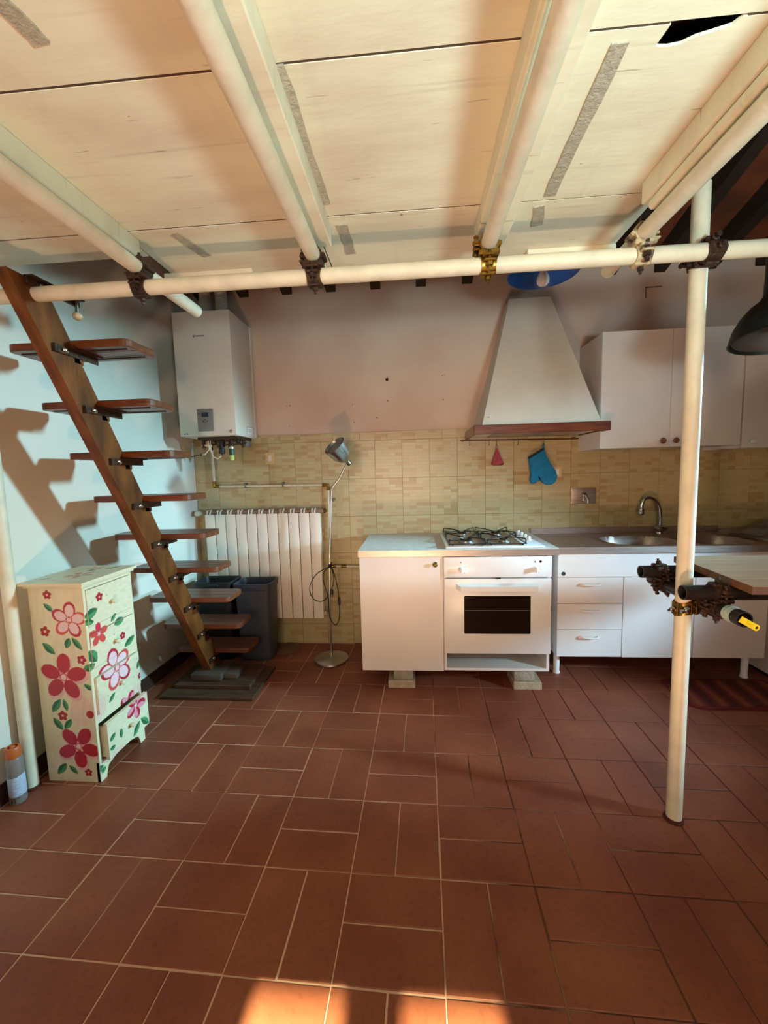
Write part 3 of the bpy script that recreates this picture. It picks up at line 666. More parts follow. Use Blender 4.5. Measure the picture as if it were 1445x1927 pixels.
Tp = [('fl', (-1.50, 1.66), .06, 'faded', -70), ('fl', (-1.53, 1.78), .04, 'faded', -60), ('leaf', (-1.47, 1.76), (-1.43, 1.82), .02), ('leaf', (-1.62, 1.58), (-1.58, 1.60), .012), ('leaf', (-1.53, 1.73), (-1.50, 1.75), .02)]
def painted_panel(name, parent, plane, a0, a1, b0, b1, c, spec, thick, res=.0026, outline=None, label=None):
    """a panel whose outer face is finely gridded and carries the brushed pattern as colour"""
    na, nb = max(2, int((a1-a0)/res)), max(2, int((b1-b0)/res))
    A, B = np.meshgrid(np.linspace(a0, a1, na+1), np.linspace(b0, b1, nb+1), indexing='ij')
    flat = np.stack([A.ravel(), B.ravel()], 1); N = len(flat); off = wloc(parent)
    def P3(a, b, cc): return {'x': (cc, a, b), 'y': (a, cc, b), 'z': (a, b, cc)}[plane]
    V = np.array([P3(a, b, c) for a, b in flat])-np.array(off)
    idx = lambda i, j: i*(nb+1)+j
    Fc = []
    for i in range(na):
        for j in range(nb):
            if outline is not None:
                am, bm2 = (A[i, j]+A[i+1, j+1])/2, (B[i, j]+B[i+1, j+1])/2
                if not outline(am, bm2): continue
            Fc.append((idx(i, j), idx(i+1, j), idx(i+1, j+1), idx(i, j+1)))
    base_n = len(V); extra = []
    if outline is None:
        for a, b in ((a0, b0), (a1, b0), (a1, b1), (a0, b1)): extra.append(np.array(P3(a, b, c-thick))-np.array(off))
        e = [base_n+k for k in range(4)]; cn = [idx(0, 0), idx(na, 0), idx(na, nb), idx(0, nb)]
        Fc.append(tuple(e[::-1]))
        for k in range(4): Fc.append((cn[k], e[k], e[(k+1) % 4], cn[(k+1) % 4]))
        V = np.vstack([V, np.array(extra)])
    me = bpy.data.meshes.new(name); me.from_pydata([tuple(v) for v in V], [], Fc); me.update()
    col = paint(flat, spec); full = np.ones((len(V), 4)); full[:N, :3] = col; full[N:, :3] = s2l((228, 220, 188))
    at = me.color_attributes.new('paint', 'FLOAT_COLOR', 'POINT'); at.data.foreach_set('color', full.ravel())
    me.materials.append(M_paint)
    o = bpy.data.objects.new(name, me); C.objects.link(o); o.parent = parent
    if label: o['label'] = label
    return o
ch = thing('chest_of_drawers', 'narrow cream chest of four drawers painted with pink and red flowers', 'chest of drawers', (-1.51, 1.68, 0))
cx0, cx1, cy0, cy1 = -1.632, -1.392, 1.535, 1.825
# carcass: rear, far side, bottom, top boards
part('carcass', MB().box(cx0, cx0+.008, cy0+.002, cy1-.002, .03, .872).box(cx0, cx1-.001, cy1-.016, cy1, .0, .872).box(cx0, cx1-.02, cy0+.002, cy1-.01, .07, .08), M_chest, ch, smooth=False)
painted_panel('side_panel', ch, 'y', cx0, cx1, .0, .872, cy0, S, -.014)
fr = MB()
dz_ = [(.695, .858), (.510, .664), (.302, .470), (.092, .262)]
frames = [(.858, .872), (.664, .695), (.470, .510), (.262, .302)]
for i, (z0, z1) in enumerate(frames): painted_panel('rail', ch, 'x', cy0+.001, cy1-.001, z0+.0005, z1-.0005, cx1+.004, F, .012)
painted_panel('stile', ch, 'x', cy0+.0005, cy0+.014, .092, .872, cx1+.0035, F, .012)
painted_panel('stile', ch, 'x', cy1-.014, cy1-.0005, .092, .872, cx1+.0035, F, .012)
def apron(a, b):
    t = (a-cy0)/(cy1-cy0); t = min(t, 1-t)
    lim = 0 if t < .12 else (.012+.035*min(1, (t-.12)/.05) if t < .17 else .047+.018*math.sin(min(1, (t-.17)/.33)*PI/2))
    return b >= lim
painted_panel('apron', ch, 'x', cy0+.0005, cy1-.0005, .0, .092, cx1+.0035, F, .0, outline=apron)
part('apron_back', MB().box(cx1-.012, cx1+.002, cy0, cy0+.03, 0, .09).box(cx1-.012, cx1+.002, cy1-.03, cy1, 0, .09).box(cx1-.012, cx1+.002, cy0+.03, cy1-.03, .068, .09), M_chest, ch, smooth=False)
for i, (z0, z1) in enumerate(dz_):
    pro = (.006, .006, .014, .040)[i]
    d = painted_panel('drawer', ch, 'x', cy0+.016, cy1-.010, z0+.0015, z1-.003, cx1+pro, F, .016)
    part('drawer_box', MB().box(cx0+.03, cx1+pro-.015, cy0+.022, cy0+.030, z0+.004, z1-.02).box(cx0+.03, cx1+pro-.015, cy1-.028, cy1-.020, z0+.004, z1-.02).box(cx0+.03, cx1+pro-.015, cy0+.022, cy1-.02, z0+.004, z0+.010), M_chest, d, smooth=False)
    kp = (cx1+pro, 1.683, z0+(z1-z0)*.46)
    part('knob', MB().lathe([(.004, 0), (.004, .008), (.010, .012), (.011, .018), (.008, .023), (0, .025)], kp, (1, 0, 0), 14), M_chest, d)
ts = painted_panel('top', ch, 'z', cx0-.022, cx1+.024, cy0-.022, cy1+.018, .897, Tp, .012)
part('moulding', MB().box(cx0-.012, cx1+.016, cy0-.013, cy1+.010, .872, .885, bev=.003), M_chest, ch)

# spray can
can = thing('spray_can', 'spray can with an orange cap and white label beside the left pole', 'spray can', (-1.662, 1.425, 0))
cc = (-1.662, 1.425, 0)
part('body', MB().lathe([(0, .001), (.027, .001), (.0285, .006), (.0285, .185), (.024, .197), (0, .197)], cc, n=28), M_cantape, can)
part('label', MB().lathe([(.0288, .035), (.0289, .036), (.0289, .12), (.0288, .121)], cc, n=28), M_label, can, 'white printed label')
lp = MB()
for a0, a1, z0, z1 in ((-1.75, -.55, .026, .0285), (-1.65, -1.45, .008, .024), (-1.2, -1.1, .008, .026), (-1.75, -.55, .118, .1205)):
    n_ = 8; va = [[lp.bm.verts.new((cc[0]+.0291*math.cos(a0+(a1-a0)*k/n_), cc[1]+.0291*math.sin(a0+(a1-a0)*k/n_), z)) for k in range(n_+1)] for z in (z0, z1)]
    for k in range(n_): lp.bm.faces.new((va[0][k], va[0][k+1], va[1][k+1], va[1][k]))
part('print', lp, M_ink, can)
part('cap', MB().lathe([(.0245, .196), (.0265, .198), (.026, .235), (.023, .240), (.017, .240), (.017, .226), (0, .226)], cc, n=28), M_orange, can)
part('nozzle', MB().lathe([(.010, .226), (.010, .238), (.006, .242), (0, .242)], cc, n=12), M_orange, can)
solo('terracotta_shard', MB().box(-.035, .035, -.008, .008, 0, .012, bev=.002, rot=Matrix.Rotation(.9, 3, 'Z')).box(-.02, .03, .004, .014, 0, .009, bev=.002, rot=Matrix.Rotation(.7, 3, 'Z')), M_roofboard,
     'sliver of broken terracotta on the floor between pole and chest', 'shard', (0, 0, 0)).location = (-1.655, 1.54, 0)

# ------------------------------------------------------------------ bins, floor cover, radiator, pipes
def bin_(x0, x1, y0, y1, h, m, label):
    t = thing('waste_bin', label, 'bin', ((x0+x1)/2, (y0+y1)/2, 0), 'bins behind the staircase')
    def rr(ix, z, th=0):
        X0, X1, Y0, Y1 = x0+ix+th, x1-ix-th, y0+ix+th, y1-ix-th; c = .03; P = []
        for (a, b, s0) in ((X1-c, Y0+c, -PI/2), (X1-c, Y1-c, 0), (X0+c, Y1-c, PI/2), (X0+c, Y0+c, PI)):
            for q in range(4): an = s0+PI/2*q/3; P.append((a+c*math.cos(an), b+c*math.sin(an), z))
        return P
    mb = MB(); rings = [[mb.bm.verts.new(p) for p in rr(*a)] for a in ((.025, .002), (.010, h-.05), (.004, h-.045), (0, h-.002), (.003, h), (.010, h), (.014, h-.02), (.030, .012))]
    mb.bm.faces.new(rings[0]); mb.bm.faces.new(rings[-1])
    for A, B in zip(rings, rings[1:]):
        for k in range(len(A)): mb.bm.faces.new((A[k], A[(k+1) % len(A)], B[(k+1) % len(A)], B[k]))
    part('body', mb, m, t)
    part('handle', MB().box((x0+x1)/2-.05, (x0+x1)/2+.05, y0-.006, y0+.008, h-.03, h-.012, bev=.004), m, t)
    return t
bin_(-1.285, -1.012, 2.655, 2.865, .565, M_bin, 'tall dark grey open bin in front of the radiator, the right one')
bin_(-1.575, -1.295, 2.665, 2.865, .575, M_binblack, 'black open bin half hidden by the stairs, next to the grey bin')
solo('floor_cover', MB().lathe([(0, .001), (.105, .001), (.105, .004), (.098, .007), (.03, .008), (0, .008)], (-.985, 2.905-.03, 0), n=36), M_disc, 'flat round brownish plate on the floor below the radiator', 'plate', (-.985, 2.875, 0))

rad = thing('radiator', 'white cast radiator of eleven flat columns on the tiled wall', 'radiator', (-1.135, 2.93, .22))
x = -1.575
sec = None
for k in range(11):
    x0, x1 = x+.0802*k+.0024, x+.0802*(k+1)-.0024; xm = (x0+x1)/2
    if sec is None:
        mb = MB().box(x0, x1, 2.895, 2.903, .232, 1.035, bev=.003, seg=2)
        mb.box(xm-.030, xm+.030, 2.945, 2.951, .25, 1.045, bev=.002).box(xm-.016, xm+.016, 2.903, 2.945, .24, 1.03)
        mb.box(x0+.014, x0+.020, 2.895, 2.95, 1.03, 1.066, bev=.002).box(x0+.022, x1-.022, 2.905, 2.95, .235, .262)
        mb.tube([(xm, 2.899, 1.030), (xm, 2.906, 1.052), (xm, 2.93, 1.064)], [.006]*3, 6)
        s = part('radiator_column', mb, M_radiator, rad); sec = s
    else:
        c2 = sec.copy(); C.objects.link(c2); c2.parent = rad; c2.location = (.0802*k, 0, 0)
part('top_manifold', MB().tube([(-1.60, 2.93, 1.045), (-.67, 2.93, 1.045)], .017, 14).box(-1.575, -.69, 2.946, 2.953, 1.050, 1.072, bev=.002), mat('dull_iron', (150, 128, 108), .6), rad)
part('inner_shadow_plate', MB().box(-1.573, -.697, 2.952, 2.957, .25, 1.03), M_pipewhite, rad)
part('bottom_manifold', MB().tube([(-1.58, 2.93, .262), (-.68, 2.93, .262)], .015, 14), M_pipewhite, rad)
part('valve', MB().tube([(-1.655, 2.93, 1.045), (-1.60, 2.93, 1.045)], .013, 12).lathe([(.021, 0), (.021, .03), (.016, .036), (0, .036)], (-1.628, 2.915, 1.045), (0, -1, 0), 16), M_pipewhite, rad)
part('end_plug', MB().lathe([(.017, 0), (.017, .012), (.008, .014), (.008, .024), (0, .024)], (-.67, 2.93, 1.045), (1, 0, 0), 12), M_brass, rad)
pipe = thing('heating_pipe', 'thin white pipe with brass elbows running from the boiler over the radiator', 'pipe', (-1.1, 2.975, 1.24))
yp = 2.962
part('pipe_drop', MB().tube([(-1.515, yp, 1.56), (-1.515, yp, 1.275)], .010, 12), M_pipewhite, pipe)
part('pipe_run', MB().tube([(-1.49, yp, 1.243), (-.66, yp, 1.236)], .009, 12), M_pipewhite, pipe)
part('pipe_down', MB().tube([(-.638, yp, 1.22), (-.642, yp, .632)], .009, 12), M_pipewhite, pipe)
part('pipe_low_run', MB().tube([(-.625, yp, .617), (-.34, yp, .612)], .009, 12), M_pipewhite, pipe)
for p0, p1, p2 in (((-1.515, 1.285), (-1.515, 1.243), (-1.475, 1.243)), ((-.68, 1.236), (-.638, 1.236), (-.638, 1.195)), ((-.642, .65), (-.642, .617), (-.60, .617))):
    part('elbow', MB().tube([(p[0], yp, p[1]) for p in (p0, p1, p2)], .013, 12), M_brass, pipe, 'brass elbow')
part('coupling', MB().tube([(-.56, yp, .616), (-.52, yp, .616)], .013, 12), M_brass, pipe)
for (cxp, czp) in ((-1.27, 1.24), (-.98, 1.24)): part('clip', MB().box(cxp-.006, cxp+.006, yp-.012, 2.9855, czp-.012, czp+.026, bev=.001), M_steel, pipe)
part('clip', MB().lathe([(.012, 0), (.012, .01), (.006, .012), (0, .012)], (-.60, 2.974, 1.125), (0, -1, 0), 12), M_steel, pipe)
def plate(name, x0, x1, z0, z1, label, rocker=True):
    t = thing(name, label, 'switch', ((x0+x1)/2, 2.986, (z0+z1)/2))
    part('cover_plate', MB().box(x0, x1, 2.979, 2.9865, z0, z1, bev=.002), M_cream, t)
    if rocker:
        xm = (x0+x1)/2; zm = (z0+z1)/2
        part('rocker', MB().box(xm-.012, xm+.012, 2.975, 2.981, zm-.022, zm+.022, bev=.0015), M_whiteA, t)
plate('light_switch', -1.112, -1.040, 1.403, 1.490, 'cream light switch with a white rocker right of the boiler valves')
plate('wall_socket', 1.0, 1.064, 1.25, 1.328, 'small cream plate on the tiles half behind the blue oven glove')
hp = onY(628, 913, 2.9)

# boiler
bo = thing('boiler', 'white wall-hung gas boiler with a grey control panel', 'boiler', (-1.36, 2.81, 1.59))
bx0, bx1, by = -1.556, -1.168, 2.625
part('casing', MB().box(bx0, bx1, by, 2.95, 1.592, 2.392, bev=.004, seg=2).box(bx0+.004, bx1+.003, 2.948, 2.984, 1.60, 2.40, bev=.002), M_boiler, bo)
cpn = part('control_panel', MB().box(-1.428, -1.318, by-.006, by+.002, 1.622, 1.768, bev=.003, seg=2), M_panelgrey, bo)
part('screen', MB().box(-1.395, -1.350, by-.008, by-.005, 1.715, 1.745), M_screen, cpn)
bt = MB()
for dx, dz in ((-.014, 0), (.014, 0), (0, .011), (0, -.011)): bt.lathe([(.0045, 0), (.0045, .003), (0, .003)], (-1.372+dx, by-.006, 1.688+dz), (0, -1, 0), 10)
part('buttons', bt, M_ink, cpn); part('indicator', MB().box(-1.418, -1.408, by-.007, by-.005, 1.735, 1.742), M_ink, cpn)
lg = MB().prism([(-1.423, 2.243), (-1.403, 2.243), (-1.413, 2.226)], 'y', by-.0015, by+.001)
xx = -1.401
for wd in (.008, .006, .009, .007, .005, .008, .008, .006):
    lg.box(xx, xx+wd-.002, by-.0012, by+.001, 2.2315, 2.2415); xx += wd
part('badge', lg, M_panelgrey, bo, 'small dark triangle and grey lettering')
part('key_lock', MB().lathe([(.011, 0), (.011, .004), (.006, .005), (.005, .002), (0, .002)], (-1.204, by, 1.617), (0, -1, 0), 18), M_alu, bo)
part('print_mark', MB().box(-1.530, -1.519, by-.001, by+.001, 1.605, 1.612).box(-1.513, -1.500, by-.001, by+.001, 1.605, 1.613), M_ink, bo)
stk = part('side_sticker', MB().box(bx1+.0, bx1+.0012, 2.80, 2.90, 1.615, 1.665), M_whiteA, bo)
part('print_line', MB().box(bx1+.0012, bx1+.0016, 2.80, 2.90, 1.663, 1.665).box(bx1+.0012, bx1+.0016, 2.80, 2.804, 1.615, 1.665).box(bx1+.0012, bx1+.0016, 2.815, 2.885, 1.645, 1.647).box(bx1+.0012, bx1+.0016, 2.815, 2.88, 1.633, 1.635), M_ink, stk)
uv = MB(); rn = random.Random(5)
uv.box(-1.48, -1.19, 2.70, 2.93, 1.572, 1.594, bev=.003)
for k in range(9):
    xx = -1.46+.033*k; L_ = rn.uniform(.03, .07); uv.tube([(xx, 2.74+.03*(k % 3), 1.58), (xx+rn.uniform(-.01, .01), 2.74+.03*(k % 3), 1.575-L_)], rn.uniform(.007, .014), 10)
    uv.lathe([(0, 0), (.013, 0), (.013, .012), (0, .012)], (xx, 2.74+.03*(k % 3), 1.575-L_*.6), (0, 0, 1), 6)
for k in range(5):
    xx = -1.43+.055*k; uv.tube([(xx, 2.76, 1.555), (xx+.02, 2.74, 1.535), (xx+.055, 2.75, 1.55)], .005, 8)
part('valves', uv, M_darkmetal, bo, 'cluster of dark valves and fittings')
part('pump_cap', MB().lathe([(0, 0), (.018, 0), (.020, .006), (.020, .035), (.014, .04), (.014, .08), (0, .08)], (-1.335, 2.75, 1.478), n=16).tube([(-1.335, 2.75, 1.48), (-1.333, 2.75, 1.465)], .006, 8), M_black, bo)
part('expansion_box', MB().box(-1.235, -1.195, 2.84, 2.92, 1.53, 1.59, bev=.003), M_panelgrey, bo)
part('drain_tube', MB().tube([(-1.41, 2.74, 1.57), (-1.408, 2.735, 1.50), (-1.39, 2.735, 1.455), (-1.365, 2.74, 1.443), (-1.34, 2.745, 1.462)], .0045, 8).tube([(-1.42, 2.73, 1.57), (-1.415, 2.73, 1.51), (-1.45, 2.73, 1.475), (-1.475, 2.74, 1.475)], .0045, 8).tube([(-1.47, 2.74, 1.54), (-1.40, 2.735, 1.535)], .008, 8), M_pipewhite, bo)
part('cable', MB().tube([(-1.475, 2.74, 1.475), (-1.49, 2.74, 1.474)], .006, 8).tube([(-1.49, 2.74, 1.474), (-1.54, 2.76, 1.47), (-1.58, 2.80, 1.465), (-1.655, 2.88, 1.48)], .003, 6), M_cord, bo)
fl = part('filter_bottle', MB().lathe([(0, 0), (.014, .001), (.017, .01), (.017, .035), (0, .035)], (-1.27, 2.76, 1.43), n=16), M_limeplastic, bo, 'lime bottom of the filter bottle')
part('filter_label', MB().lathe([(.0172, .0), (.0175, .0), (.0175, .045), (.0172, .045)], (-1.27, 2.76, 1.465), n=16), M_greenplastic, fl)
part('filter_neck', MB().lathe([(.019, 0), (.019, .015), (.008, .018), (.008, .07), (0, .07)], (-1.27, 2.76, 1.51), n=14), M_alu, fl)
def duct(x, y):
    pr = []
    for k in range(16):
        z = 2.45+.0125*k; pr += [(.036, z), (.041, z+.006)]
    return MB().lathe([(0, 2.40), (.05, 2.40), (.05, 2.425), (.036, 2.45)]+pr+[(.036, 2.665), (0, 2.665)], (x, y, 0), n=20)
part('flue_duct', duct(-1.44, 2.86), M_flue, bo); part('flue_duct', duct(-1.325, 2.86), M_flue, bo)
part('flue_plate', MB().box(-1.52, -1.25, 2.80, 2.93, 2.392, 2.405, bev=.004), M_flue, bo)

# ------------------------------------------------------------------ floor lamp
fl = thing('floor_lamp', 'slim nickel floor lamp with a tilted cone head and a coiled black cord', 'floor lamp', (-.605, 2.70, 0))
part('base', MB().lathe([(0, .001), (.118, .001), (.121, .006), (.119, .016), (.110, .020), (.02, .023), (.012, .03), (0, .03)], (-.605, 2.70, 0), n=48), M_alu, fl)
def sm(pts, n=6):
    P = [Vector(p) for p in pts]; out = []
    for i in range(len(P)-1):
        p0, p1, p2, p3 = P[max(i-1, 0)], P[i], P[i+1], P[min(i+2, len(P)-1)]
        for k in range(n):
            t = k/n; out.append(.5*((2*p1)+(-p0+p2)*t+(2*p0-5*p1+4*p2-p3)*t*t+(-p0+3*p1-3*p2+p3)*t**3))
    out.append(P[-1]); return out
YL = 2.70
pl = [Vector((-.605, YL, .02)), onY(621, 1150, YL), onY(620, 1060, YL), onY(622, 990, YL), onY(624, 925, YL), onY(630, 912, YL), onY(639, 900, YL), onY(646, 885, YL-.01), onY(653, 873, YL-.02)]
part('pole', MB().tube(sm(pl), .0075, 12), M_alu, fl)
nk = onY(658, 873, YL-.02); mo = onY(629, 838, YL-.105); axd = (mo-nk); Lh = axd.length; axd.normalize()
hd = part('lamp_head', MB().lathe([(.016, -.004), (.017, .006), (.015, .028), (.026, .036), (.046, .055), (.064, .09), (.075, Lh*.92), (.078, Lh), (.076, Lh), (.062, .09), (.044, .058), (0, .04)], nk, axd, 36), M_alu, fl)
part('diffuser', MB().lathe([(0, Lh-.018), (.072, Lh-.016), (.073, Lh-.020), (0, Lh-.024)], nk, axd, 32), M_panelgrey, hd, 'grey disc closing the head')
yc = YL-.016
cpts = [onY(x, y, yc-dy) for x, y, dy in [(624, 1064, 0), (612, 1070, .01), (596, 1080, .01), (585, 1097, .01), (583, 1113, .01), (590, 1127, .01), (602, 1132, .01), (612, 1128, .012), (617, 1120, .014), (612, 1105, .016), (608, 1090, .016), (610, 1076, .016), (622, 1066, .012)]]
c2 = [onY(x, y, yc-.018) for x, y in [(615, 1112), (618, 1128), (619, 1150), (622, 1165), (631, 1176), (637, 1168), (639, 1150), (637, 1120), (634, 1100), (629, 1080), (623, 1064)]]
c3 = [onY(x, y, yc-.012) for x, y in [(622, 1066), (627, 1080), (628, 1095), (623, 1112)]]
part('cord', MB().tube(sm(cpts), .0032, 6).tube(sm(c2), .0032, 6).tube(sm(c3), .0032, 6).tube([onY(620, 1062, YL-.009), onY(621, 1068, YL-.009)], .011, 8), M_cord, fl, 'black cord in loops')
pg = onY(624, 1114, yc-.012); part('plug', MB().box(pg.x-.012, pg.x+.012, pg.y-.008, pg.y+.008, pg.z-.018, pg.z+.018, bev=.004).tube([pg+Vector((-.007, 0, -.018)), pg+Vector((-.007, 0, -.034))], .0025, 6).tube([pg+Vector((.007, 0, -.018)), pg+Vector((.007, 0, -.034))], .0025, 6), M_cord, fl)
sw = onY(638, 1131, yc-.018); part('switch', MB().box(sw.x-.009, sw.x+.009, sw.y-.008, sw.y+.008, sw.z-.026, sw.z+.026, bev=.004), M_cord, fl)

# ------------------------------------------------------------------ kitchen
KY = 2.345
lc = thing('base_cabinet', 'white one-door base cabinet left of the oven, raised on stones', 'cabinet', (-.083, 2.65, .112))
part('carcass', MB().box(-.328, .163, KY+.02, 2.97, .112, .818, bev=.001), M_white, lc, smooth=False)
dr = part('door', MB().box(-.334, .163, KY, KY+.018, .108, .816, bev=.0015), M_white, lc)
part('knob', MB().lathe([(.014, 0), (.016, .003), (.012, .006), (.006, .008), (.006, .014), (.012, .02), (.011, .026), (.004, .030), (0, .030)], (.118, KY, .768), (0, -1, 0), 20), M_brass, dr)
part('rosette', MB().lathe([(.019, 0), (.019, .002), (.014, .004), (0, .004)], (.118, KY, .768), (0, -1, 0), 20), M_whiteA, dr)
for nm, x0, lab in (('left', -.178, 'under the one-door cabinet'), ('right', .545, 'under the oven')):
    d_ = .035 if nm == 'left' else 0
    solo('support_brick', MB().box(x0+(0 if nm == 'left' else .03), x0+.165+(0 if nm == 'left' else .03), 2.335, 2.52, .0, .048, bev=.004), M_brick, 'flat pale brick on the floor '+lab, 'brick', (x0+.08, 2.42, 0), 'bricks under the kitchen unit')
    solo('support_stone', MB().box(x0+.035, x0+.155, 2.345, 2.50, .048, .108, bev=.008, seg=2), M_stone, 'rough pale stone block on the brick '+lab, 'stone', (x0+.09, 2.42, .048), 'stones under the kitchen unit')
wt = thing('worktop', 'grey laminate worktop with a hob let in', 'worktop', (.25, 2.66, .82))
part('slab', MB().prism([(-.338, 2.33), (.826, 2.33), (.826, 2.985), (-.338, 2.985)], 'z', .8205, .858), M_worktop, wt, smooth=False)
part('edge_strip', MB().box(-.338, .826, 2.3275, 2.330, .8195, .8565), mat('edge_alu', (196, 176, 164), .35, .5, var=.08, vscale=30, stretch=(.3, 4, 4)), wt, 'metallic front edge strip')
oc = thing('oven_cabinet', 'white housing cabinet around the oven with an open slot at the bottom', 'cabinet', (.475, 2.65, .112))
part('side_panel', MB().box(.166, .182, KY+.004, 2.97, .112, .818), M_white, oc, smooth=False); part('side_panel', MB().box(.768, .784, KY+.004, 2.97, .112, .818), M_white, oc, smooth=False)
part('bottom_panel', MB().box(.182, .768, KY+.004, 2.97, .112, .128), M_white, oc, smooth=False)
part('shelf', MB().box(.182, .768, KY+.03, 2.97, .212, .222), M_tin, oc, smooth=False); part('back_panel', MB().box(.182, .768, 2.90, 2.91, .128, .212), M_tin, oc, smooth=False)
ov = thing('oven', 'white built-in oven with a dark window, two knobs and a long handle', 'oven', (.475, 2.6, .222))
part('body', MB().box(.19, .76, KY+.02, 2.88, .224, .812), M_tin, ov, smooth=False)
cp = part('control_panel', MB().box(.168, .787, KY-.012, KY+.02, .690, .813, bev=.003, seg=2), M_whiteA, ov)
for kx in (.268, .694):
    part('oven_knob', MB().lathe([(.018, 0), (.018, .004), (.015, .006), (.014, .026), (.012, .028), (0, .028)], (kx, KY-.012, .738), (0, -1, 0), 22).box(kx-.0035, kx+.0035, KY-.048, KY-.036, .724, .752, bev=.001), M_whiteA, cp)
mk = MB()
for kx in (.268, .694):
    for a in (35, -5, -45): mk.lathe([(.0022, 0), (.0022, .0006), (0, .0006)], (kx+.028*math.cos(math.radians(a)), KY-.012, .738+.028*math.sin(math.radians(a))), (0, -1, 0), 6)
    mk.lathe([(.005, 0), (.005, .0006), (0, .0006)], (kx-.003, KY-.012, .782), (0, -1, 0), 10)
part('dial_marks', mk, M_panelgrey, cp)
part('indicator_lamp', MB().lathe([(.007, 0), (.007, .002), (0, .003)], (.722, KY-.012, .783), (0, -1, 0), 14), mat('dark_red_lens', (70, 20, 16), .2), cp)
od = part('oven_door', MB().box(.170, .786, KY-.014, KY+.018, .226, .683, bev=.004, seg=2), M_whiteA, ov)
wn = part('oven_window', MB().box(.284, .668, KY-.0165, KY-.012, .350, .580, bev=.004, seg=1), M_glass, od, 'dark glass window')
part('rack_line', MB().box(.288, .664, KY-.0172, KY-.0162, .492, .494), M_panelgrey, wn)
hv = .634
part('door_handle', MB().hull([(.262, KY-.052, hv-.018), (.700, KY-.052, hv-.018), (.700, KY-.052, hv+.012), (.262, KY-.052, hv+.012)], [(.236, KY-.013, hv-.012), (.712, KY-.013, hv-.012), (.712, KY-.013, hv+.020), (.236, KY-.013, hv+.020)]), M_whiteA, od)
part('latch', MB().box(.470, .496, KY-.018, KY-.008, .682, .690), M_black, od)
hob = thing('gas_hob', 'white four-burner gas hob with black wire grates on the worktop', 'hob', (.47, 2.6, .858))
part('plate', MB().box(.180, .752, 2.352, 2.875, .8585, .872, bev=.006, seg=2), M_whiteA, hob)
part('steel_tray', MB().box(.205, .640, 2.372, 2.86, .872, .8745, bev=.001), M_inox, hob)
burn = [(.322, 2.765, .034), (.315, 2.485, .046), (.548, 2.745, .036), (.545, 2.490, .030)]
for (bx, byy, br_) in burn:
    b_ = part('burner', MB().lathe([(br_+.012, 0), (br_+.010, .003), (br_, .004), (br_, .012), (br_-.004, .015), (0, .015)], (bx, byy, .8745), n=26), M_alu, hob)
    part('burner_cap', MB().lathe([(br_*.86, 0), (br_*.86, .005), (br_*.7, .008), (0, .008)], (bx, byy, .8895), n=22), M_blackiron, b_)
for (gx0, gx1, bs) in ((.205, .418, burn[:2]), (.428, .650, burn[2:])):
    g_ = MB(); z0, z1 = .884, .912; gy0, gy1 = 2.362, 2.868
    g_.tube([(gx0, gy0, z0), (gx1, gy0, z0), (gx1, gy1, z0), (gx0, gy1, z0)], .0035, 6, closed=True)
    for xx in (gx0+.02, gx1-.02):
        for yy in (gy0, gy1): g_.tube([(xx, yy, z0), (xx, yy, .8745)], .005, 6)
    for (bx, byy, br_) in bs:
        ym = .5*(gy0+gy1)
        ylo, yhi = (gy0, ym) if byy < ym else (ym, gy1)
        for sx in (0, 1):
            xe = gx0 if sx == 0 else gx1; s_ = 1 if sx == 0 else -1
            for ye, q in ((ylo+.012, -1), (yhi-.012, 1)):
                g_.tube(sm([(xe, ye, z0), (xe+.002*s_, ye, z1-.004), (xe+.012*s_, ye-q*.006, z1), (bx-s_*.045, byy+q*.035, z1-.004), (bx-s_*.02, byy+q*.016, z1-.010), (bx-s_*.013, byy+q*.011, z1-.014)], 3), .0034, 6)
        g_.tube([(gx0, byy, z0), (bx-.03, byy, z0+.004)], .003, 6)
    part('grate', g_, M_blackiron, hob, 'black wire pan grate')
for i in range(4):
    ky = 2.54+.086*i; part('hob_knob', MB().lathe([(.019, 0), (.019, .003), (.014, .005), (.012, .024), (.010, .026), (0, .026)], (.712-.0*i, ky, .872), n=18).box(.709, .715, ky-.012, ky+.012, .895, .902, bev=.001), M_whiteA, hob)

# sink unit
sc = thing('sink_cabinet', 'white sink base cabinet on round legs with three drawers and two doors', 'cabinet', (1.46, 2.7, 0))
SY = 2.447
part('carcass', MB().box(.862, .878, SY+.02, 2.975, .155, .805).box(2.046, 2.062, SY+.02, 2.975, .155, .805).box(.878, 2.046, SY+.02, 2.975, .155, .171).box(.878, 2.046, 2.965, 2.975, .171, .66), M_white, sc, smooth=False)
part('fascia', MB().box(.861, 2.063, SY, SY+.019, .658, .805, bev=.001), M_white, sc)
for z0, z1 in ((.4955, .6555), (.3305, .4925), (.1575, .3275)):
    d_ = part('drawer', MB().box(.861, 1.242, SY, SY+.019, z0, z1, bev=.0015), M_white, sc)
    zc = z1-.042; part('bow_handle', MB().tube(sm([(1.000, SY, zc+.004), (1.004, SY-.018, zc+.002), (1.03, SY-.024, zc), (1.08, SY-.024, zc), (1.098, SY-.018, zc), (1.104, SY, zc)], 4), .005, 8), M_whiteA, d_)
for x0, x1 in ((1.246, 1.652), (1.656, 2.063)): part('door', MB().box(x0, x1, SY, SY+.019, .155, .6555, bev=.0015), M_white, sc)
part('maker_badge', MB().lathe([(0, 0), (.0125, 0), (.0125, .0015), (0, .0015)], (.893, SY, .680), (0, -1, 0), 18).ball((.893, SY-.001, .680), .002), M_ink, sc, 'small oval dark badge')
for lx, ly in ((.898, 2.555), (2.012, 2.52), (.90, 2.92), (2.01, 2.92)):
    part('leg', MB().lathe([(0, 0), (.021, 0), (.022, .004), (.018, .02), (.0195, .155), (0, .155)], (lx, ly, 0), n=16), M_whiteA, sc)
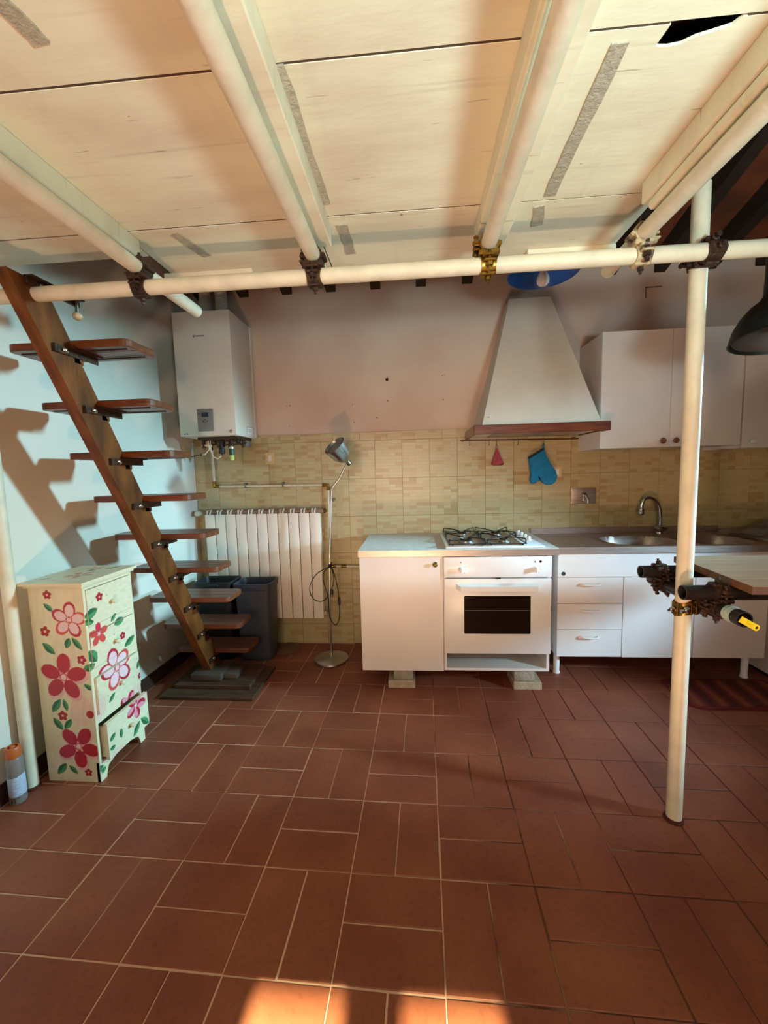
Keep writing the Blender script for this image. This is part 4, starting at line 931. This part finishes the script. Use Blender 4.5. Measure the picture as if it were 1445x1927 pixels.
sk = thing('sink', 'brushed steel double sink top with a drainer and raised back edge', 'sink', (1.5, 2.7, .81))
sx0, sx1, sy0, sy1 = .846, 2.14, 2.425, 2.984
nx, ny = 150, 64
mb = MB(); V = [[None]*(ny+1) for _ in range(nx+1)]
def sinkz(x, y):
    z = .842
    if y < sy0+.012: z += .003
    for (cx_, hw) in ((1.435, .200), (1.865, .195)):
        d = (abs((x-cx_)/hw)**3+abs((y-2.655)/.158)**3)**(1/3)
        if d < 1.06: z -= .16*max(0, min(1, (1.06-d)/.22))**1.0
    if .90 < x < 1.20 and 2.47 < y < 2.86: z -= .004
    return z
for i in range(nx+1):
    for j in range(ny+1):
        x = sx0+(sx1-sx0)*i/nx; y = sy0+(sy1-sy0)*j/ny; V[i][j] = mb.bm.verts.new((x, y, sinkz(x, y)))
for i in range(nx):
    for j in range(ny): mb.bm.faces.new((V[i][j], V[i+1][j], V[i+1][j+1], V[i][j+1]))
mb.box(sx0, sx1, sy0-.002, sy0, .806, .845).box(sx0, sx0+.002, sy0, sy1, .806, .842).box(sx1-.002, sx1, sy0, sy1, .806, .842)
part('basin_top', mb, M_inox, sk)
part('upstand', MB().box(sx0, sx1, 2.972, 2.986, .840, .884, bev=.002), M_inox, sk)
part('drain', MB().lathe([(0, 0), (.03, 0), (.03, .003), (0, .003)], (1.435, 2.655, .683), n=16).lathe([(0, 0), (.03, 0), (.03, .003), (0, .003)], (1.865, 2.655, .683), n=16), M_chrome, sk)
tp_ = thing('tap', 'swan-neck chrome kitchen tap with a ball base behind the left bowl', 'tap', (1.62, 2.91, .842))
YT = 2.91
q = onY(1241, 1000, YT)
part('base', MB().lathe([(0, .0), (.022, .0), (.020, .012), (.012, .018), (.012, .03), (0, .03)], (q.x, YT, .842), n=18).ball((q.x+.008, YT, .880), .036, (1.3, .9, .62)), M_chrome, tp_)
sp_ = [onY(a, b, YT) for a, b in [(1242, 990), (1243, 975), (1241, 958), (1235, 944), (1225, 937), (1214, 938), (1208, 947), (1207, 953)]]
part('spout', MB().tube(sm([Vector((q.x+.004, YT, .885))]+sp_), .0115, 14), M_chrome, tp_)
e_ = onY(1207, 953, YT); part('aerator', MB().lathe([(.011, .0), (.011, -.012), (.018, -.016), (.018, -.030), (.015, -.032), (.019, -.036), (.019, -.052), (.012, -.060), (0, -.060)], e_, n=18), M_chrome, tp_)
vl = thing('wall_valve', 'square chrome plate with a lever on the tiles above the sink drainer', 'valve', (1.21, 2.98, 1.11))
part('plate', MB().box(1.128, 1.304, 2.978, 2.9855, 1.055, 1.170, bev=.004, seg=2), M_inox, vl)
part('lever', MB().lathe([(.020, 0), (.018, .02), (.014, .03), (0, .032)], (1.215, 2.978, 1.12), (0, -1, 0), 18).tube([(1.218, 2.948, 1.12), (1.232, 2.935, 1.085), (1.226, 2.93, 1.062)], [.010, .007, .006], 10).tube([(1.205, 2.95, 1.12), (1.198, 2.945, 1.08)], [.008, .005], 8), M_chrome, vl)
# crumpled cloth at the right end of the sink
def cloth_mb(x0, x1, y0, y1, zf, seed=1, n=22):
    r_ = random.Random(seed); ph = [r_.uniform(0, 6) for _ in range(6)]; mb = MB(); V = []
    for i in range(n+1):
        row = []
        for j in range(n+1):
            u, v = i/n, j/n; x = x0+(x1-x0)*u+.02*math.sin(5*v+ph[0]); y = y0+(y1-y0)*v+.015*math.sin(6*u+ph[1])
            row.append(mb.bm.verts.new((x, y, zf(u, v)+.008*math.sin(9*u+4*v+ph[2])+.006*math.sin(13*v-7*u+ph[3]))))
        V.append(row)
    for i in range(n):
        for j in range(n): mb.bm.faces.new((V[i][j], V[i+1][j], V[i+1][j+1], V[i][j+1]))
    bmesh.ops.solidify(mb.bm, geom=mb.bm.faces[:], thickness=.004)
    return mb
solo('dish_cloth', cloth_mb(2.06, 2.42, 2.63, 2.90, lambda u, v: .866+.085*max(0, u-.25)*(1-.4*v)*1.5, 3), M_cloth, 'crumpled pale cloth lying at the right end of the sink', 'cloth', (2.25, 2.76, .85))
wm = thing('white_appliance', 'white appliance side beyond the sink cabinet at the right edge', 'appliance', (2.42, 2.66, 0))
part('housing', MB().box(2.148, 2.70, 2.36, 2.97, .02, .842, bev=.006, seg=2), M_white, wm)
part('plinth', MB().box(2.16, 2.69, 2.38, 2.96, 0, .02), M_black, wm)
# wall cabinets
def wallcab(x0, x1, z0, z1, ndoor, label, knobs, km):
    t = thing('wall_cabinet', label, 'cabinet', ((x0+x1)/2, 2.82, z0), 'white wall cabinets')
    part('carcass', MB().box(x0+.001, x1-.001, 2.67, 2.994, z0+.001, z1-.001), M_white, t, smooth=False)
    wd = (x1-x0)/ndoor
    for k in range(ndoor):
        d_ = part('door', MB().box(x0+wd*k+.001, x0+wd*(k+1)-.001, 2.65, 2.669, z0, z1, bev=.0015), M_white, t)
        part('knob', MB().lathe([(.007, 0), (.006, .008), (.016, .014), (.018, .022), (.014, .029), (0, .031)], (knobs[k], 2.65, z0+.038), (0, -1, 0), 16), km, d_)
    return t
wallcab(1.175, 2.008, 1.430, 2.140, 2, 'white two-door wall cabinet right of the hood', (1.545, 1.622), M_knobglass)
wallcab(2.016, 2.62, 1.410, 2.135, 1, 'white wall cabinet at the right edge behind the black lamp', (2.07,), M_whiteA)

# hood
hd = thing('cooker_hood', 'off-white tapering plaster cooker hood with a brown wooden rim', 'cooker hood', (.79, 2.78, 1.53))
def ring4(x0, x1, y0, y1, z): return [(x0, y0, z), (x1, y0, z), (x1, y1, z), (x0, y1, z)]
part('canopy', MB().hull(ring4(.432, 1.148, 2.575, 2.994, 1.592), ring4(.662, .930, 2.868, 2.994, 2.452)), M_offwhite, hd, smooth=False)
part('rim', MB().box(.378, 1.196, 2.55, 2.572, 1.537, 1.593, bev=.003).box(.378, .398, 2.572, 2.994, 1.537, 1.593, bev=.003).box(1.176, 1.196, 2.572, 2.994, 1.537, 1.593, bev=.003), M_trimwood, hd)
part('lower_band', MB().hull(ring4(.405, 1.17, 2.576, 2.990, 1.548), ring4(.40, 1.175, 2.573, 2.992, 1.592)), M_offwhite, hd, smooth=False)
part('filter_panel', MB().box(.52, 1.06, 2.62, 2.90, 1.540, 1.549), M_inox, hd)
part('screw_cap', MB().lathe([(.007, 0), (.007, .002), (0, .003)], (.487, 2.592, 1.645), (0, -1, .32), 12), M_whiteA, hd)
part('top_slot', MB().box(.72, .88, 2.8665, 2.87, 2.436, 2.441), M_hole, hd)
rl = thing('hook_rail', 'thin dark rail with small hooks under the cooker hood', 'rail', (.74, 2.93, 1.53))
zr = 1.527
part('rod', MB().tube([(.335, 2.93, zr+.004), (1.155, 2.93, zr-.010)], .0045, 8), mat('rail_brown', (92, 44, 26), .5, .2), rl)
for xx in (.36, 1.13): part('standoff', MB().tube([(xx, 2.93, zr), (xx, 2.988, zr)], .005, 8), M_trimwood, rl)
for xx in (.405, .540, .592, .742, .918):
    zz = zr+.004-.014*(xx-.335)/.82
    part('hook', MB().tube(sm([(xx+.004, 2.936, zz+.002), (xx, 2.930, zz+.008), (xx-.003, 2.924, zz), (xx, 2.928, zz-.018), (xx+.002, 2.928, zz-.032), (xx-.003, 2.921, zz-.038), (xx-.006, 2.915, zz-.032)], 3), .0018, 6), M_steel, rl)
# pink cloth
pc = thing('pot_holder', 'small pink cloth hanging by its corner from the rail', 'cloth', (.592, 2.925, 1.36))
mb = MB(); prof = []
for k in range(9):
    t_ = k/8; hw = .006+.040*t_**1.1; z = 1.465-.112*t_; yy = 2.925
    prof.append([mb.bm.verts.new((.592+hw*math.cos(a)+(.006*t_), yy+(.004+.010*t_)*math.sin(a)+.005*t_*math.sin(3*a), z+(.008*math.cos(2*a+1)*t_))) for a in [2*PI*q/14 for q in range(14)]])
for A, B in zip(prof, prof[1:]):
    for q in range(14): mb.bm.faces.new((A[q], A[(q+1) % 14], B[(q+1) % 14], B[q]))
mb.bm.faces.new(prof[0]); mb.bm.faces.new(prof[-1]); part('cloth', mb, M_pinkcloth, pc)
part('loop', MB().tube(sm([(.592, 2.922, 1.462), (.586, 2.922, 1.475), (.590, 2.921, 1.489), (.596, 2.922, 1.475), (.593, 2.922, 1.462)], 3), .0022, 6), M_pinkcloth, pc)
# oven glove
og = thing('oven_glove', 'bright blue quilted oven glove hanging from the rail', 'oven glove', (.92, 2.92, 1.2))
gp = [(994, 863), (1023, 845), (1028, 858), (1036, 873), (1045, 886), (1048, 897), (1045, 907), (1037, 912), (1027, 912), (1019, 908), (1014, 899), (1011, 896), (1010, 904), (1006, 910), (999, 910), (996, 903), (998, 893), (996, 878)]
gw = [onY(a, b, 2.92) for a, b in gp]; cg = sum(gw, Vector())/len(gw)
mb = MB(); layers = []
for dy, sc_ in ((-.022, .70), (-.020, .88), (-.012, .97), (0, 1.0), (.010, .97), (.014, .86)):
    R = []
    for i, p in enumerate(gw):
        q0, q1 = gw[i-1], gw[(i+1) % len(gw)]; tn = (q1-q0).normalized(); nn = Vector((-tn.z, 0, tn.x))
        if (p-cg).dot(nn) > 0 and i not in (10, 11): nn = -nn
        if i in (10, 11): nn = Vector((0, 0, -1))*-1
        R.append(mb.bm.verts.new(p+nn*(1-sc_)*.045*(1 if i not in (10, 11) else .35)+Vector((0, dy, 0))))
    layers.append(R)
for A, B in zip(layers, layers[1:]):
    for k in range(len(A)): mb.bm.faces.new((A[k], A[(k+1) % len(A)], B[(k+1) % len(A)], B[k]))
for R in (layers[0], layers[-1]): bmesh.ops.triangulate(mb.bm, faces=[mb.bm.faces.new(R)])
gl = part('glove', mb, M_mitt, og)
a_, b_ = gw[0], gw[1]
part('cuff', MB().hull([a_+Vector((0, -.017, 0)), b_+Vector((0, -.017, 0)), b_+Vector((0, .012, 0)), a_+Vector((0, .012, 0))], [a_+Vector((-.002, -.014, .010)), b_+Vector((-.002, -.014, .008)), b_+Vector((-.002, .010, .008)), a_+Vector((-.002, .010, .010))]), M_mittin, og, 'dark cuff lining')
part('loop', MB().tube(sm([b_+Vector((-.004, 0, .004)), b_+Vector((-.008, 0, .02)), Vector((.916, 2.921, 1.484)), b_+Vector((.002, 0, .018)), b_+Vector((0, 0, .002))], 4), .003, 6), M_mitt, og)

# ------------------------------------------------------------------ rug, lamps
rg = thing('rug', 'red and brown striped rug with a dark border by the sink', 'rug', (2.0, 2.33, 0))
def rrect(x0, x1, y0, y1, c):
    P = []
    for (a, b, s0) in ((x1-c, y0+c, -PI/2), (x1-c, y1-c, 0), (x0+c, y1-c, PI/2), (x0+c, y0+c, PI)):
        for q in range(6): an = s0+PI/2*q/5; P.append((a+c*math.cos(an), b+c*math.sin(an)))
    return P
part('border', MB().prism(rrect(1.482, 2.12, 2.165, 2.475, .06), 'z', .0005, .008), mat('rug_border', (112, 24, 20), .95), rg, smooth=False)
part('pile', MB().prism(rrect(1.500, 2.10, 2.183, 2.457, .05), 'z', .008, .0095), M_rug, rg, 'striped red brown pile', smooth=False)

bl_ = thing('pendant_lamp', 'blue enamel pendant lampshade with a bare white bulb above the cooker hood', 'pendant lamp', (.66, 2.16, 2.26))
bc = (.665, 2.17, 2.284)
part('shade', MB().lathe([(.170, 0), (.173, .002), (.166, .012), (.150, .045), (.115, .085), (.07, .11), (.03, .12), (.03, .116), (.068, .105), (.112, .08), (.145, .042), (.163, .008)], bc, n=40, closed_prof=True), M_blue, bl_)
part('bulb', MB().lathe([(0, -.040), (.016, -.037), (.027, -.026), (.031, -.010), (.028, .006), (.018, .026), (.014, .045), (0, .045)], (bc[0]-.008, bc[1]-.03, bc[2]-.030), n=24), M_bulb, bl_)
part('lamp_holder', MB().lathe([(.018, .03), (.018, .10), (.012, .14), (0, .15)], bc, n=16), M_whiteA, bl_)
part('cord', MB().tube([(bc[0], bc[1], bc[2]+.14), (bc[0], bc[1], zroof(bc[1])-.0)], .003, 6), M_cord, bl_)
pk = thing('pendant_lamp', 'large black bell-shaped pendant lamp at the right edge', 'pendant lamp', (1.36, 1.66, 1.74))
pcn = Vector((1.392, 1.66, 1.775)); pax = Vector((.05, .10, 1)).normalized()
part('shade', MB().lathe([(.160, 0), (.166, .003), (.163, .009), (.159, .03), (.150, .06), (.132, .095), (.106, .128), (.078, .150), (.064, .175), (.060, .25), (.058, .32), (.05, .36), (.02, .38), (.02, .37), (.045, .35), (.053, .32), (.055, .25), (.058, .18), (.072, .145), (.100, .122), (.126, .09), (.144, .058), (.153, .03)], pcn, pax, 48, closed_prof=True), M_lampshade, pk)
part('reflector', MB().lathe([(.152, .012), (.150, .03), (.141, .058), (.122, .09), (.09, .125), (.085, .120), (.0, .120)], pcn, pax, 40), M_lampin, pk, 'grey inner reflector')
part('bulb', MB().lathe([(0, .035), (.02, .04), (.03, .06), (.028, .08), (.014, .105), (.014, .13), (0, .13)], pcn, pax, 18), M_bulb, pk)
tpk = pcn+pax*.375; part('cord', MB().tube([tpk, (tpk.x, tpk.y, zroof(tpk.y)+.0)], .005, 8), M_cord, pk)
